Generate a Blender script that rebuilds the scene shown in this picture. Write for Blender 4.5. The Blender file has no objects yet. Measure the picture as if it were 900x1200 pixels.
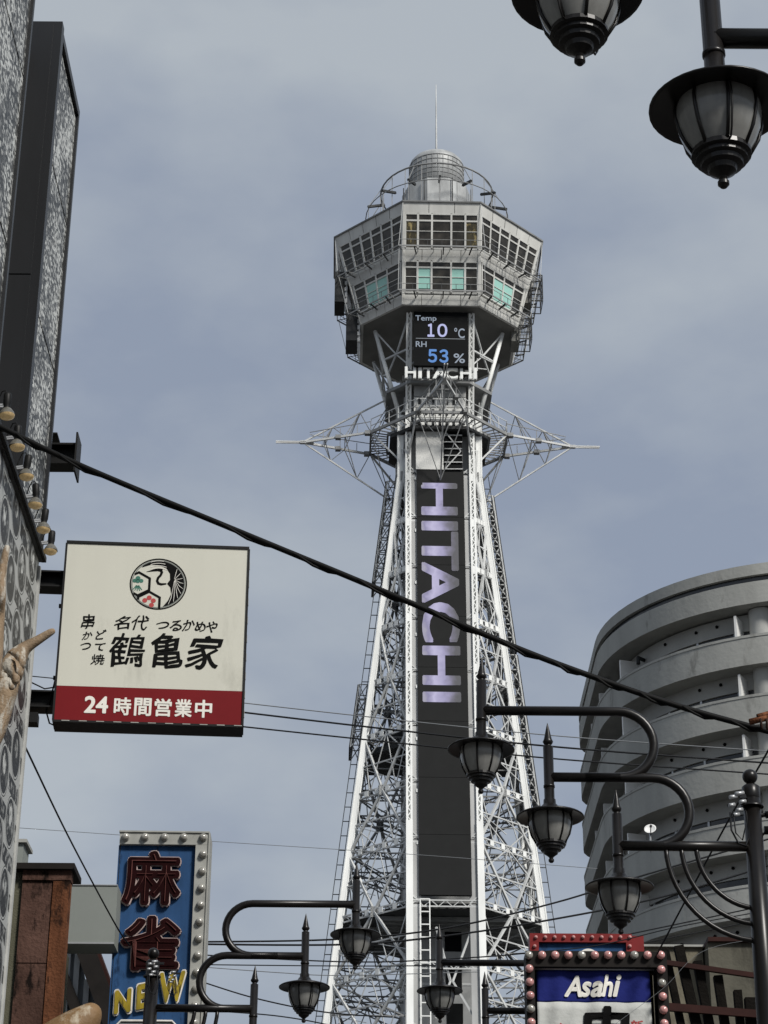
import bpy, math, random
from mathutils import Vector, Matrix
random.seed(7)
R = math.radians
scene = bpy.context.scene
COL = scene.collection

# ------------------------------------------------------------------ camera, sky, sun, exposure
CAMZ, PITCH, F, ROLL = 1.6, R(25.9), 2500.0, R(0.4)
cam_d = bpy.data.cameras.new('camera')
cam_d.sensor_fit = 'HORIZONTAL'; cam_d.sensor_width = 36.0; cam_d.lens = 36.0 * F / 900.0
cam_d.clip_start = 0.1; cam_d.clip_end = 6000
cam = bpy.data.objects.new('camera', cam_d); COL.objects.link(cam)
CAMROT = Matrix.Rotation(R(90) + PITCH, 3, 'X') @ Matrix.Rotation(ROLL, 3, 'Z')
cam.matrix_world = Matrix.Translation((0, 0, CAMZ)) @ CAMROT.to_4x4()
scene.camera = cam

SUN_EL, SUN_AZ = R(40), R(38)          # azimuth measured from straight behind the camera towards its right
sun_vec = Vector((math.sin(SUN_AZ) * math.cos(SUN_EL), -math.cos(SUN_AZ) * math.cos(SUN_EL), math.sin(SUN_EL)))
sd = bpy.data.lights.new('sun', 'SUN'); sd.energy = 3.9; sd.angle = R(11); sd.color = (1.0, 0.965, 0.91)
sun = bpy.data.objects.new('sun', sd); COL.objects.link(sun)
sun.rotation_euler = (-sun_vec).to_track_quat('-Z', 'Y').to_euler(); sun.location = sun_vec * 300

world = bpy.data.worlds.new('World'); scene.world = world; world.use_nodes = True
wn = world.node_tree; wn.nodes.clear()
def N(t, typ, **kw):
    n = t.nodes.new(typ)
    for k, v in kw.items(): setattr(n, k, v)
    return n
def link(t, a, b): t.links.new(a, b)
w_out = N(wn, 'ShaderNodeOutputWorld'); w_bg = N(wn, 'ShaderNodeBackground')
w_bg.inputs['Strength'].default_value = 0.1
sky = N(wn, 'ShaderNodeTexSky', sky_type='NISHITA', sun_disc=False)
sky.sun_elevation = SUN_EL; sky.sun_rotation = math.atan2(sun_vec.x, sun_vec.y)
sky.air_density = 1.3; sky.dust_density = 2.0
tc = N(wn, 'ShaderNodeTexCoord')
mp = N(wn, 'ShaderNodeMapping'); mp.inputs['Scale'].default_value = (1.0, 1.0, 1.9)
mp.inputs['Rotation'].default_value = (R(14), R(18), R(30))
nz = N(wn, 'ShaderNodeTexNoise'); nz.inputs['Scale'].default_value = 3.1; nz.inputs['Detail'].default_value = 4.0
nz.inputs['Roughness'].default_value = 0.45; nz.inputs['Distortion'].default_value = 0.35
nz2 = N(wn, 'ShaderNodeTexNoise'); nz2.inputs['Scale'].default_value = 11.0; nz2.inputs['Detail'].default_value = 5.0
add = N(wn, 'ShaderNodeMath', operation='MULTIPLY_ADD'); add.inputs[1].default_value = 0.42
rp = N(wn, 'ShaderNodeValToRGB')
e = rp.color_ramp.elements
e[0].position = 0.56; e[0].color = (2.85, 3.33, 4.28, 1)      # slate blue cloud base
e[1].position = 0.84; e[1].color = (4.45, 4.88, 5.35, 1)         # paler veil
mx = N(wn, 'ShaderNodeMixRGB'); mx.inputs['Fac'].default_value = 0.94
link(wn, tc.outputs['Generated'], mp.inputs['Vector'])
link(wn, mp.outputs['Vector'], nz.inputs['Vector']); link(wn, mp.outputs['Vector'], nz2.inputs['Vector'])
link(wn, nz2.outputs['Fac'], add.inputs[0]); link(wn, nz.outputs['Fac'], add.inputs[2])
link(wn, add.outputs[0], rp.inputs['Fac'])
link(wn, sky.outputs['Color'], mx.inputs['Color1']); link(wn, rp.outputs['Color'], mx.inputs['Color2'])
link(wn, mx.outputs['Color'], w_bg.inputs['Color']); link(wn, w_bg.outputs[0], w_out.inputs['Surface'])
scene.view_settings.view_transform = 'Standard'; scene.view_settings.look = 'None'
scene.view_settings.exposure = 0.0; scene.view_settings.gamma = 1.0
scene.render.engine = 'CYCLES'
scene.cycles.use_denoising = True
scene.cycles.max_bounces = 6

# ------------------------------------------------------------------ helpers
def at(px, py, Y):
    """point of the place seen at photograph pixel (px, py) at the distance Y down the street"""
    d = CAMROT @ Vector(((px - 450) / F, (600 - py) / F, -1.0))
    return d * (Y / d.y) + Vector((0, 0, CAMZ))

class MB:
    def __init__(self): self.v = []; self.f = []; self.sm = []
    def poly(self, pts, faces, smooth=False):
        b = len(self.v); self.v += [tuple(p) for p in pts]
        for f in faces: self.f.append(tuple(b + i for i in f)); self.sm.append(smooth)
    def hexa(self, p):      # p: bottom 4 ccw, top 4 ccw
        self.poly(p, [(0,3,2,1),(4,5,6,7),(0,1,5,4),(1,2,6,5),(2,3,7,6),(3,0,4,7)])
    def box(self, x0, x1, y0, y1, z0, z1):
        self.hexa([(x0,y0,z0),(x1,y0,z0),(x1,y1,z0),(x0,y1,z0),(x0,y0,z1),(x1,y0,z1),(x1,y1,z1),(x0,y1,z1)])
    def bar(self, p, q, w, h=None, up=(0,0,1)):
        p, q = Vector(p), Vector(q); h = w if h is None else h
        d = (q - p)
        if d.length < 1e-6: return
        d.normalize(); u = Vector(up)
        if abs(d.dot(u)) > 0.98: u = Vector((0,1,0))
        s = d.cross(u).normalized(); t = s.cross(d).normalized()
        s *= w/2; t *= h/2
        self.hexa([p-s-t, p+s-t, p+s+t, p-s+t, q-s-t, q+s-t, q+s+t, q-s+t])
    def tube(self, pts, r, n=10, cap=True, smooth=True):
        pts = [Vector(p) for p in pts]; m = len(pts)
        rr = r if isinstance(r, (list, tuple)) else [r]*m
        b = len(self.v); prev = None
        for i, p in enumerate(pts):
            d = (pts[min(i+1, m-1)] - pts[max(i-1, 0)]).normalized()
            if prev is None:
                u = Vector((0,0,1)) if abs(d.z) < 0.9 else Vector((0,1,0))
                s = d.cross(u).normalized()
            else:
                s = (prev - d * prev.dot(d)).normalized()
            prev = s; t = d.cross(s)
            for k in range(n):
                a = 2*math.pi*k/n
                self.v.append(tuple(p + (s*math.cos(a) + t*math.sin(a))*rr[i]))
        for i in range(m-1):
            for k in range(n):
                k2 = (k+1) % n
                self.f.append((b+i*n+k, b+i*n+k2, b+(i+1)*n+k2, b+(i+1)*n+k)); self.sm.append(smooth)
        if cap:
            self.f.append(tuple(b+k for k in reversed(range(n)))); self.sm.append(False)
            self.f.append(tuple(b+(m-1)*n+k for k in range(n))); self.sm.append(False)
    def lathe(self, prof, n=20, c=(0,0,0), smooth=True):
        b = len(self.v); m = len(prof)
        for (r, z) in prof:
            for k in range(n):
                a = 2*math.pi*k/n
                self.v.append((c[0]+r*math.cos(a), c[1]+r*math.sin(a), c[2]+z))
        for i in range(m-1):
            for k in range(n):
                k2 = (k+1) % n
                self.f.append((b+i*n+k, b+i*n+k2, b+(i+1)*n+k2, b+(i+1)*n+k)); self.sm.append(smooth)
    def prism(self, pts, d):     # planar polygon + offset vector
        pts = [Vector(p) for p in pts]; d = Vector(d); n = len(pts)
        self.poly(pts + [p + d for p in pts], [tuple(range(n))[::-1], tuple(range(n, 2*n))] + [(i, (i+1) % n, n+(i+1) % n, n+i) for i in range(n)])
    def mesh(self, name):
        me = bpy.data.meshes.new(name); me.from_pydata(self.v, [], self.f)
        me.polygons.foreach_set('use_smooth', self.sm); me.update(); return me
    def build(self, name, mat, parent=None, loc=None, stuff=False):
        o = put(name, self.mesh(name), mat, parent, loc)
        if stuff: o['kind'] = 'stuff'
        return o
    def build_each(self, name, mat, parent=None):
        """every separate piece an object of its own"""
        up = list(range(len(self.v)))
        def find(i):
            while up[i] != i: up[i] = up[up[i]]; i = up[i]
            return i
        for f in self.f:
            a = find(f[0])
            for i in f[1:]: up[find(i)] = a
        isl = {}
        for f, sm in zip(self.f, self.sm): isl.setdefault(find(f[0]), []).append((f, sm))
        out = []
        for fs in isl.values():
            ids = {}; b = MB()
            for f, sm in fs:
                for i in f:
                    if i not in ids: ids[i] = len(b.v); b.v.append(self.v[i])
                b.f.append(tuple(ids[i] for i in f)); b.sm.append(sm)
            out.append(b.build(name, mat, parent))
        return out

def put(name, me, mat=None, parent=None, loc=None):
    if mat is not None and not me.materials: me.materials.append(mat)
    o = bpy.data.objects.new(name, me); COL.objects.link(o); o.parent = parent
    if loc is not None: o.location = loc
    return o
def tag(o, label, cat=None, group=None, kind=None):
    if label: o['label'] = label
    if cat: o['category'] = cat
    if group: o['group'] = group
    if kind: o['kind'] = kind
    return o
def thing(name, label, cat, loc=(0,0,0), rz=0, group=None):
    o = bpy.data.objects.new(name, None); COL.objects.link(o); o.empty_display_size = 0.3
    o.location = loc; o.rotation_euler = (0,0,rz)
    return tag(o, label, cat, group)
def kids(o): return [c for c in bpy.data.objects if c.parent == o]
def copy_tree(o, parent=None):
    c = o.copy(); COL.objects.link(c); c.parent = parent
    for ch in kids(o): copy_tree(ch, c)
    return c

def text_mesh(s, bold=0.0, shear=0.0, ext=0.0, res=4):
    cu = bpy.data.curves.new('lettering', 'FONT'); cu.body = s; cu.offset = bold; cu.shear = shear
    cu.extrude = ext; cu.resolution_u = res
    o = bpy.data.objects.new('lettering', cu); COL.objects.link(o)
    dg = bpy.context.evaluated_depsgraph_get(); dg.update()
    me = bpy.data.meshes.new_from_object(o.evaluated_get(dg))
    bpy.data.objects.remove(o); bpy.data.curves.remove(cu)
    return me
def hash_(s): return sum((i+3)*ord(c) for i, c in enumerate(s))
def brush(me, seed):
    """hand-brushed look: strokes wander and swell a little"""
    q = random.Random(seed); a, b, c, d = [q.uniform(0, 6.28) for _ in range(4)]
    for v in me.vertices:
        x, y = v.co.x, v.co.y
        v.co.x = x + .035*math.sin(5.5*y+a) + .018*math.sin(13*x+9*y+b); v.co.y = y + .05*math.sin(2.6*x+c)*.8 + .018*math.sin(12*y-8*x+d) + .07*x
def embolden(me, r, n=10, sq=False, nib=0.0):
    """brush-weight strokes: the glyph laid over itself in a small circle, each lay a hair deeper than the last"""
    v0 = [tuple(v.co) for v in me.vertices]; f0 = [tuple(p.vertices) for p in me.polygons]
    vs, fs = [], []
    for k in range(n+1):
        dx, dy = (0, 0) if k == 0 else (r*math.cos(2*math.pi*k/n), r*math.sin(2*math.pi*k/n))
        if sq and k: dx, dy = (r*max(-1, min(1, 1.5*math.cos(2*math.pi*(k-.5)/n))), r*max(-1, min(1, 1.5*math.sin(2*math.pi*(k-.5)/n))))
        if nib and k: dx, dy = (dx*.9+dy*nib*.0)*1.0, dy*(1-nib)+dx*nib*.7
        b = len(vs); vs += [(x+dx, y+dy, z*(1-0.03*k)) for x, y, z in v0]; fs += [tuple(b+i for i in f) for f in f0]
    me.clear_geometry(); me.from_pydata(vs, [], fs); me.update()
def lettering(name, s, rect, fn, mat, parent, bold=0.0, shear=0.0, thick=0.01, skew=0.0, sq=False, nib=0.0):
    """text fitted into rect=(u0,v0,u1,v1) of a sign plane; fn(u,v,d) -> local point"""
    me = text_mesh(s, min(bold, 0.0), shear, 0.5)
    if nib: brush(me, hash_(s))
    if bold > 0: embolden(me, bold, 8 if sq else 10, sq, nib)
    xs = [v.co.x for v in me.vertices]; ys = [v.co.y for v in me.vertices]
    x0, x1, y0, y1 = min(xs), max(xs), min(ys), max(ys)
    for v in me.vertices:
        a = (v.co.x-x0)/(x1-x0); b = (v.co.y-y0)/(y1-y0)
        v.co = fn(rect[0]+a*(rect[2]-rect[0]), rect[1]+b*(rect[3]-rect[1])+skew*a, (v.co.z+0.5)*thick)
    me.materials.clear()
    return put(name, me, mat, parent)

# ------------------------------------------------------------------ materials
def pm(name, col, rough=0.6, metal=0.0, var=0.15, scale=2.0, bump=0.0, streak=0.0, emis=None, es=0.0, spec=None, stain=None, stain_at=0.62):
    m = bpy.data.materials.new(name); m.use_nodes = True; t = m.node_tree
    b = t.nodes['Principled BSDF']
    b.inputs['Roughness'].default_value = rough; b.inputs['Metallic'].default_value = metal
    if spec is not None: b.inputs['Specular IOR Level'].default_value = spec
    g = N(t, 'ShaderNodeNewGeometry')
    no = N(t, 'ShaderNodeTexNoise'); no.inputs['Scale'].default_value = scale; no.inputs['Detail'].default_value = 6
    no.inputs['Roughness'].default_value = 0.62
    if streak:
        mpn = N(t, 'ShaderNodeMapping'); mpn.inputs['Scale'].default_value = (1, 1, streak)
        link(t, g.outputs['Position'], mpn.inputs['Vector']); link(t, mpn.outputs[0], no.inputs['Vector'])
    else:
        link(t, g.outputs['Position'], no.inputs['Vector'])
    r = N(t, 'ShaderNodeValToRGB'); e = r.color_ramp.elements
    e[0].position = 0.3; e[1].position = 0.7
    e[0].color = tuple(c*(1-var) for c in col) + (1,); e[1].color = tuple(min(1, c*(1+var)) for c in col) + (1,)
    link(t, no.outputs['Fac'], r.inputs['Fac'])
    out = r.outputs['Color']
    if stain:
        n2 = N(t, 'ShaderNodeTexNoise'); n2.inputs['Scale'].default_value = scale*1.7; n2.inputs['Detail'].default_value = 8
        n2.inputs['Roughness'].default_value = 0.7
        mp2 = N(t, 'ShaderNodeMapping'); mp2.inputs['Scale'].default_value = (1, 1, 0.35); mp2.inputs['Location'].default_value = (3.1, 7.7, 1.3)
        link(t, g.outputs['Position'], mp2.inputs['Vector']); link(t, mp2.outputs[0], n2.inputs['Vector'])
        r2 = N(t, 'ShaderNodeValToRGB'); r2.color_ramp.elements[0].position = stain_at; r2.color_ramp.elements[1].position = stain_at+0.1
        link(t, n2.outputs['Fac'], r2.inputs['Fac'])
        mm = N(t, 'ShaderNodeMixRGB'); mm.inputs['Color2'].default_value = tuple(stain)+(1,)
        link(t, r2.outputs['Color'], mm.inputs['Fac']); link(t, out, mm.inputs['Color1']); out = mm.outputs['Color']
    link(t, out, b.inputs['Base Color'])
    if bump:
        bp = N(t, 'ShaderNodeBump'); bp.inputs['Strength'].default_value = bump; bp.inputs['Distance'].default_value = 0.05
        n3 = N(t, 'ShaderNodeTexNoise'); n3.inputs['Scale'].default_value = scale*9; n3.inputs['Detail'].default_value = 4
        link(t, g.outputs['Position'], n3.inputs['Vector'])
        link(t, n3.outputs['Fac'], bp.inputs['Height']); link(t, bp.outputs[0], b.inputs['Normal'])
    if emis:
        b.inputs['Emission Color'].default_value = tuple(emis)+(1,); b.inputs['Emission Strength'].default_value = es
    return m
M = {}
M['white'] = pm('white_tower_paint', (0.78,0.79,0.77), 0.55, 0.0, 0.12, 0.9, streak=0.25, stain=(0.47,0.46,0.43), stain_at=0.65, spec=0.3)
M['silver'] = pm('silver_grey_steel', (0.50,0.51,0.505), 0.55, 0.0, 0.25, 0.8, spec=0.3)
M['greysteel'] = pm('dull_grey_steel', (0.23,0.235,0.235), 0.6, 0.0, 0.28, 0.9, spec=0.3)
M['darksteel'] = pm('dark_steel', (0.03,0.032,0.033), 0.6, 0.0, 0.3, 1.2, spec=0.25)
M['panel'] = pm('pale_deck_panel', (0.58,0.58,0.55), 0.5, 0.0, 0.16, 0.8, streak=0.22, stain=(0.36,0.36,0.33), stain_at=0.62, spec=0.3)
M['shaft'] = pm('grey_shaft_cladding', (0.30,0.305,0.30), 0.5, 0.0, 0.2, 0.5, streak=0.2)
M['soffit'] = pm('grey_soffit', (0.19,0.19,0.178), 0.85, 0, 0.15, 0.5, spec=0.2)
M['goldglass'] = pm('glass_with_gilt_pattern', (0.05,0.042,0.022), 0.15, 0, 0.5, 1.5, stain=(0.34,0.27,0.12), stain_at=0.53, spec=0.4)
M['clad'] = pm('pale_grey_cladding', (0.36,0.365,0.36), 0.55, 0, 0.35, 0.35, streak=0.2)
M['glass'] = pm('dark_window_glass', (0.030,0.027,0.022), 0.12, 0, 0.9, 1.3, spec=0.4)
M['teal'] = pm('teal_film_glass', (0.33,0.60,0.53), 0.25, 0, 0.1, 0.5)
M['drum'] = pm('silver_drum_cladding', (0.36,0.37,0.37), 0.5, 0.15, 0.35, 1.0, streak=0.3, spec=0.3)
M['led'] = pm('dark_led_screen', (0.018,0.0185,0.0185), 0.7, 0, 0.08, 1.0, spec=0.08)
M['ledblack'] = pm('black_led_screen', (0.004,0.0045,0.005), 0.6, 0, 0.1, 1.0, spec=0.08)
M['cloth'] = pm('white_sheeting', (0.66,0.66,0.63), 0.8, 0, 0.12, 1.2, bump=0.5)
def glow(name, col, s, base=(0.02,0.02,0.02)):
    return pm(name, base, 0.5, 0, 0.05, 1.0, emis=col, es=s)
M['ledlav'] = glow('lavender_screen_light', (0.55,0.58,0.95), 0.75)
M['ledblue'] = glow('blue_screen_light', (0.07,0.27,0.72), 0.75)
M['ledpale'] = glow('pale_screen_light', (0.42,0.50,0.62), 0.55)
M['ledline'] = glow('grey_screen_line', (0.40,0.45,0.5), 0.5)
M['blackmetal'] = pm('black_brown_lamp_paint', (0.0065,0.0055,0.005), 0.33, 0.0, 0.35, 6.0, spec=0.32)
M['lampglass'] = pm('smoked_lamp_glass', (0.19,0.19,0.18), 0.15, 0, 0.3, 7.0, streak=0.3, spec=0.4)
M['cable'] = pm('black_cable_rubber', (0.004,0.004,0.004), 0.6, 0, 0.2, 5.0, spec=0.12)
M['wire'] = pm('dark_wire', (0.010,0.011,0.013), 0.6, 0, 0.2, 2.0, spec=0.2)
M['greywire'] = pm('grey_wire', (0.16,0.17,0.18), 0.5, 0, 0.2, 2.0)
M['concrete'] = pm('grey_concrete', (0.335,0.338,0.318), 0.95, 0, 0.15, 0.55, bump=0.25, streak=0.25, stain=(0.225,0.225,0.21), stain_at=0.58, spec=0.1)
M['concrete2'] = pm('pale_concrete', (0.38,0.382,0.365), 0.95, 0, 0.12, 0.7, bump=0.2, spec=0.1)
M['flatdark'] = pm('flat_glass_and_groove_shade', (0.03,0.032,0.035), 0.15, 0, 0.4, 0.4)
M['signwhite'] = pm('cream_sign_face', (0.55,0.545,0.475), 0.5, 0, 0.06, 0.9, streak=0.12, stain=(0.46,0.455,0.395), stain_at=0.56, spec=0.2)
M['signred'] = pm('deep_red_sign_band', (0.155,0.008,0.011), 0.6, 0, 0.1, 2.0, spec=0.12)
M['ink'] = pm('black_ink', (0.006,0.006,0.006), 0.8, 0, 0.1, 3.0, spec=0.06)
M['printwhite'] = pm('white_print', (0.72,0.70,0.64), 0.5, 0, 0.05, 3.0)
M['printgreen'] = pm('green_print', (0.02,0.13,0.09), 0.5, 0, 0.1, 3.0)
M['printred'] = pm('red_print', (0.36,0.03,0.03), 0.5, 0, 0.1, 3.0)
M['frame'] = pm('black_sign_frame', (0.008,0.008,0.008), 0.5, 0.0, 0.3, 4.0, spec=0.2)
M['blackclad'] = pm('black_metal_cladding', (0.013,0.014,0.016), 0.4, 0.0, 0.35, 1.3, streak=0.15, spec=0.3)
M['mblue'] = pm('blue_enamel', (0.021,0.062,0.150), 0.7, 0, 0.35, 3.2, streak=0.12, stain=(0.009,0.024,0.060), stain_at=0.56, spec=0.12)
M['neonred'] = pm('dark_red_letter', (0.013,0.0022,0.0026), 0.8, 0, 0.4, 8.0, spec=0.06)
M['neonyel'] = pm('dirty_yellow_letter', (0.27,0.20,0.016), 0.5, 0, 0.5, 7.0, streak=0.3, stain=(0.035,0.028,0.008), stain_at=0.54, spec=0.25)
M['trim'] = pm('white_letter_trim', (0.62,0.60,0.56), 0.5, 0, 0.2, 6.0)
M['redtrim'] = pm('pinkish_letter_trim', (0.40,0.31,0.29), 0.5, 0, 0.2, 6.0)
M['neontube'] = pm('unlit_neon_tube', (0.10,0.035,0.03), 0.4, 0, 0.3, 6.0, spec=0.2)
M['bulbframe'] = pm('grey_white_bulb_frame', (0.30,0.30,0.275), 0.5, 0, 0.2, 3.0, stain=(0.13,0.125,0.11), stain_at=0.6)
M['bulb'] = pm('clear_bulb_glass', (0.30,0.29,0.26), 0.15, 0.1, 0.3, 12.0)
M['bulbpink'] = pm('pink_bulb_glass', (0.50,0.25,0.235), 0.15, 0, 0.25, 12.0)
M['spotglass'] = pm('grey_spot_glass', (0.12,0.115,0.10), 0.2, 0, 0.3, 25.0, spec=0.4)
M['bulbwarm'] = pm('warm_spot_bulb', (0.42,0.30,0.15), 0.2, 0.0, 0.5, 30.0, emis=(1.0,0.72,0.35), es=0.10)
M['rust'] = pm('rusty_brown_steel', (0.080,0.045,0.035), 0.9, 0, 0.4, 3.0, bump=0.35, streak=0.45, stain=(0.010,0.007,0.006), stain_at=0.525, spec=0.06)
M['rust2'] = pm('orange_rusty_steel', (0.135,0.055,0.028), 0.9, 0, 0.5, 3.5, bump=0.35, streak=0.3, stain=(0.020,0.011,0.008), stain_at=0.52, spec=0.06)
M['olive'] = pm('olive_render', (0.105,0.102,0.072), 0.95, 0, 0.12, 6.0, bump=0.3, spec=0.1)
M['boxgrey'] = pm('grey_green_sheet_box', (0.20,0.215,0.20), 0.7, 0, 0.06, 1.5, spec=0.2)
M['darkroof'] = pm('dark_brown_roof_trim', (0.012,0.010,0.009), 0.7, 0, 0.3, 3.0, spec=0.15)
M['window'] = pm('pale_reflective_glass', (0.22,0.235,0.25), 0.12, 0.4, 0.2, 0.8)
M['alu'] = pm('aluminium', (0.42,0.43,0.44), 0.4, 0.5, 0.15, 2.0)
M['wood'] = pm('carved_golden_wood', (0.23,0.165,0.105), 0.65, 0, 0.45, 6.0, bump=0.25, streak=0.5, stain=(0.45,0.42,0.36), stain_at=0.50, spec=0.2)
M['wood2'] = pm('pale_worn_wood', (0.20,0.12,0.055), 0.6, 0, 0.35, 3.0, bump=0.2, streak=0.4, stain=(0.38,0.33,0.25), stain_at=0.56, spec=0.25)
M['post'] = pm('charred_wood', (0.007,0.006,0.005), 0.9, 0, 0.4, 5.0, bump=0.3, spec=0.08)
M['redbrown'] = pm('red_brown_rail', (0.028,0.009,0.007), 0.7, 0, 0.3, 4.0, spec=0.15)
M['redframe'] = pm('red_sign_frame', (0.17,0.010,0.010), 0.5, 0, 0.2, 4.0, spec=0.25)
M['banblue'] = pm('royal_blue_banner', (0.012,0.018,0.13), 0.85, 0, 0.1, 2.0, bump=0.15, spec=0.15)
M['banwhite'] = pm('white_banner_cloth', (0.45,0.46,0.44), 0.85, 0, 0.06, 2.0, bump=0.15, spec=0.2)
M['oldwall'] = pm('patchy_beige_wall', (0.17,0.155,0.115), 0.95, 0, 0.2, 1.0, bump=0.3, streak=0.4, stain=(0.095,0.085,0.065), stain_at=0.52, spec=0.1)  # noise lays darker patches over the beige
M['oldwall2'] = pm('patchy_grey_wall', (0.105,0.10,0.08), 0.95, 0, 0.25, 1.0, bump=0.3, streak=0.4, stain=(0.06,0.057,0.046), stain_at=0.52, spec=0.1)  # same noise patches, darker than the grey base
M['asphalt'] = pm('asphalt', (0.05,0.05,0.05), 0.9, 0, 0.2, 0.5, bump=0.2)
M['paving'] = pm('paving', (0.075,0.072,0.07), 0.9, 0, 0.2, 0.8, bump=0.2, spec=0.2)  # street shade put into the colour, so less light bounces up
M['dish'] = pm('white_dish', (0.7,0.7,0.68), 0.5, 0, 0.05, 2.0)
M['render'] = pm('dark_plaster', (0.14,0.14,0.14), 0.85, 0, 0.2, 0.8)

def led_word_mat():
    m = pm('lavender_word_light', (0.03,0.03,0.035), 0.5, 0, 0.05, 1.0); t = m.node_tree; b = t.nodes['Principled BSDF']
    tcn = N(t, 'ShaderNodeTexCoord'); sx = N(t, 'ShaderNodeSeparateXYZ'); link(t, tcn.outputs['Object'], sx.inputs[0])
    no = N(t, 'ShaderNodeTexNoise'); no.inputs['Scale'].default_value = 1.6; no.inputs['Detail'].default_value = 5
    link(t, tcn.outputs['Object'], no.inputs['Vector'])
    ma = N(t, 'ShaderNodeMath', operation='MULTIPLY_ADD'); ma.inputs[1].default_value = 1.1; link(t, no.outputs['Fac'], ma.inputs[0]); link(t, sx.outputs['X'], ma.inputs[2])
    mr = N(t, 'ShaderNodeMapRange'); mr.inputs['From Min'].default_value = -1.35+0.55; mr.inputs['From Max'].default_value = 0.98+0.55
    link(t, ma.outputs[0], mr.inputs['Value'])
    r = N(t, 'ShaderNodeValToRGB'); e = r.color_ramp.elements
    e[0].position = 0.0; e[0].color = (0.42,0.40,0.52,1)
    e[1].position = 1.0; e[1].color = (0.045,0.045,0.055,1)
    for p, c in ((0.12,(0.27,0.25,0.45,1)),(0.35,(0.62,0.58,0.86,1)),(0.62,(0.40,0.37,0.62,1)),(0.84,(0.14,0.13,0.20,1))):
        x = e.new(p); x.color = c
    link(t, mr.outputs[0], r.inputs['Fac']); link(t, r.outputs['Color'], b.inputs['Emission Color'])
    b.inputs['Emission Strength'].default_value = 0.68
    return m
M['ledword'] = led_word_mat()

def glitter_mat():
    m = bpy.data.materials.new('silver_sequin_sheet'); m.use_nodes = True; t = m.node_tree; b = t.nodes['Principled BSDF']
    g = N(t, 'ShaderNodeNewGeometry')
    mp_ = N(t, 'ShaderNodeMapping'); mp_.inputs['Scale'].default_value = (1, 0.34, 0.62); link(t, g.outputs['Position'], mp_.inputs['Vector'])
    v = N(t, 'ShaderNodeTexVoronoi'); v.inputs['Scale'].default_value = 60; link(t, mp_.outputs[0], v.inputs['Vector'])
    sp = N(t, 'ShaderNodeSeparateColor'); link(t, v.outputs['Color'], sp.inputs[0])
    no = N(t, 'ShaderNodeTexNoise'); no.inputs['Scale'].default_value = 1.6; no.inputs['Detail'].default_value = 3; link(t, g.outputs['Position'], no.inputs['Vector'])
    ma = N(t, 'ShaderNodeMath', operation='MULTIPLY_ADD'); ma.inputs[1].default_value = 0.55; link(t, sp.outputs[0], ma.inputs[0]); link(t, no.outputs['Fac'], ma.inputs[2])
    r = N(t, 'ShaderNodeValToRGB'); e = r.color_ramp.elements
    e[0].position = 0.52; e[0].color = (0.022,0.023,0.022,1); e[1].position = 1.0; e[1].color = (0.60,0.61,0.58,1)
    x = e.new(0.80); x.color = (0.12,0.122,0.118,1)
    link(t, ma.outputs[0], r.inputs['Fac']); link(t, r.outputs['Color'], b.inputs['Base Color'])
    b.inputs['Metallic'].default_value = 0.0; b.inputs['Roughness'].default_value = 0.4; b.inputs['Specular IOR Level'].default_value = 0.25
    bp = N(t, 'ShaderNodeBump'); bp.inputs['Strength'].default_value = 0.9; bp.inputs['Distance'].default_value = 0.04
    link(t, sp.outputs[1], bp.inputs['Height']); link(t, bp.outputs[0], b.inputs['Normal'])
    return m
M['glitter'] = glitter_mat()

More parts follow.
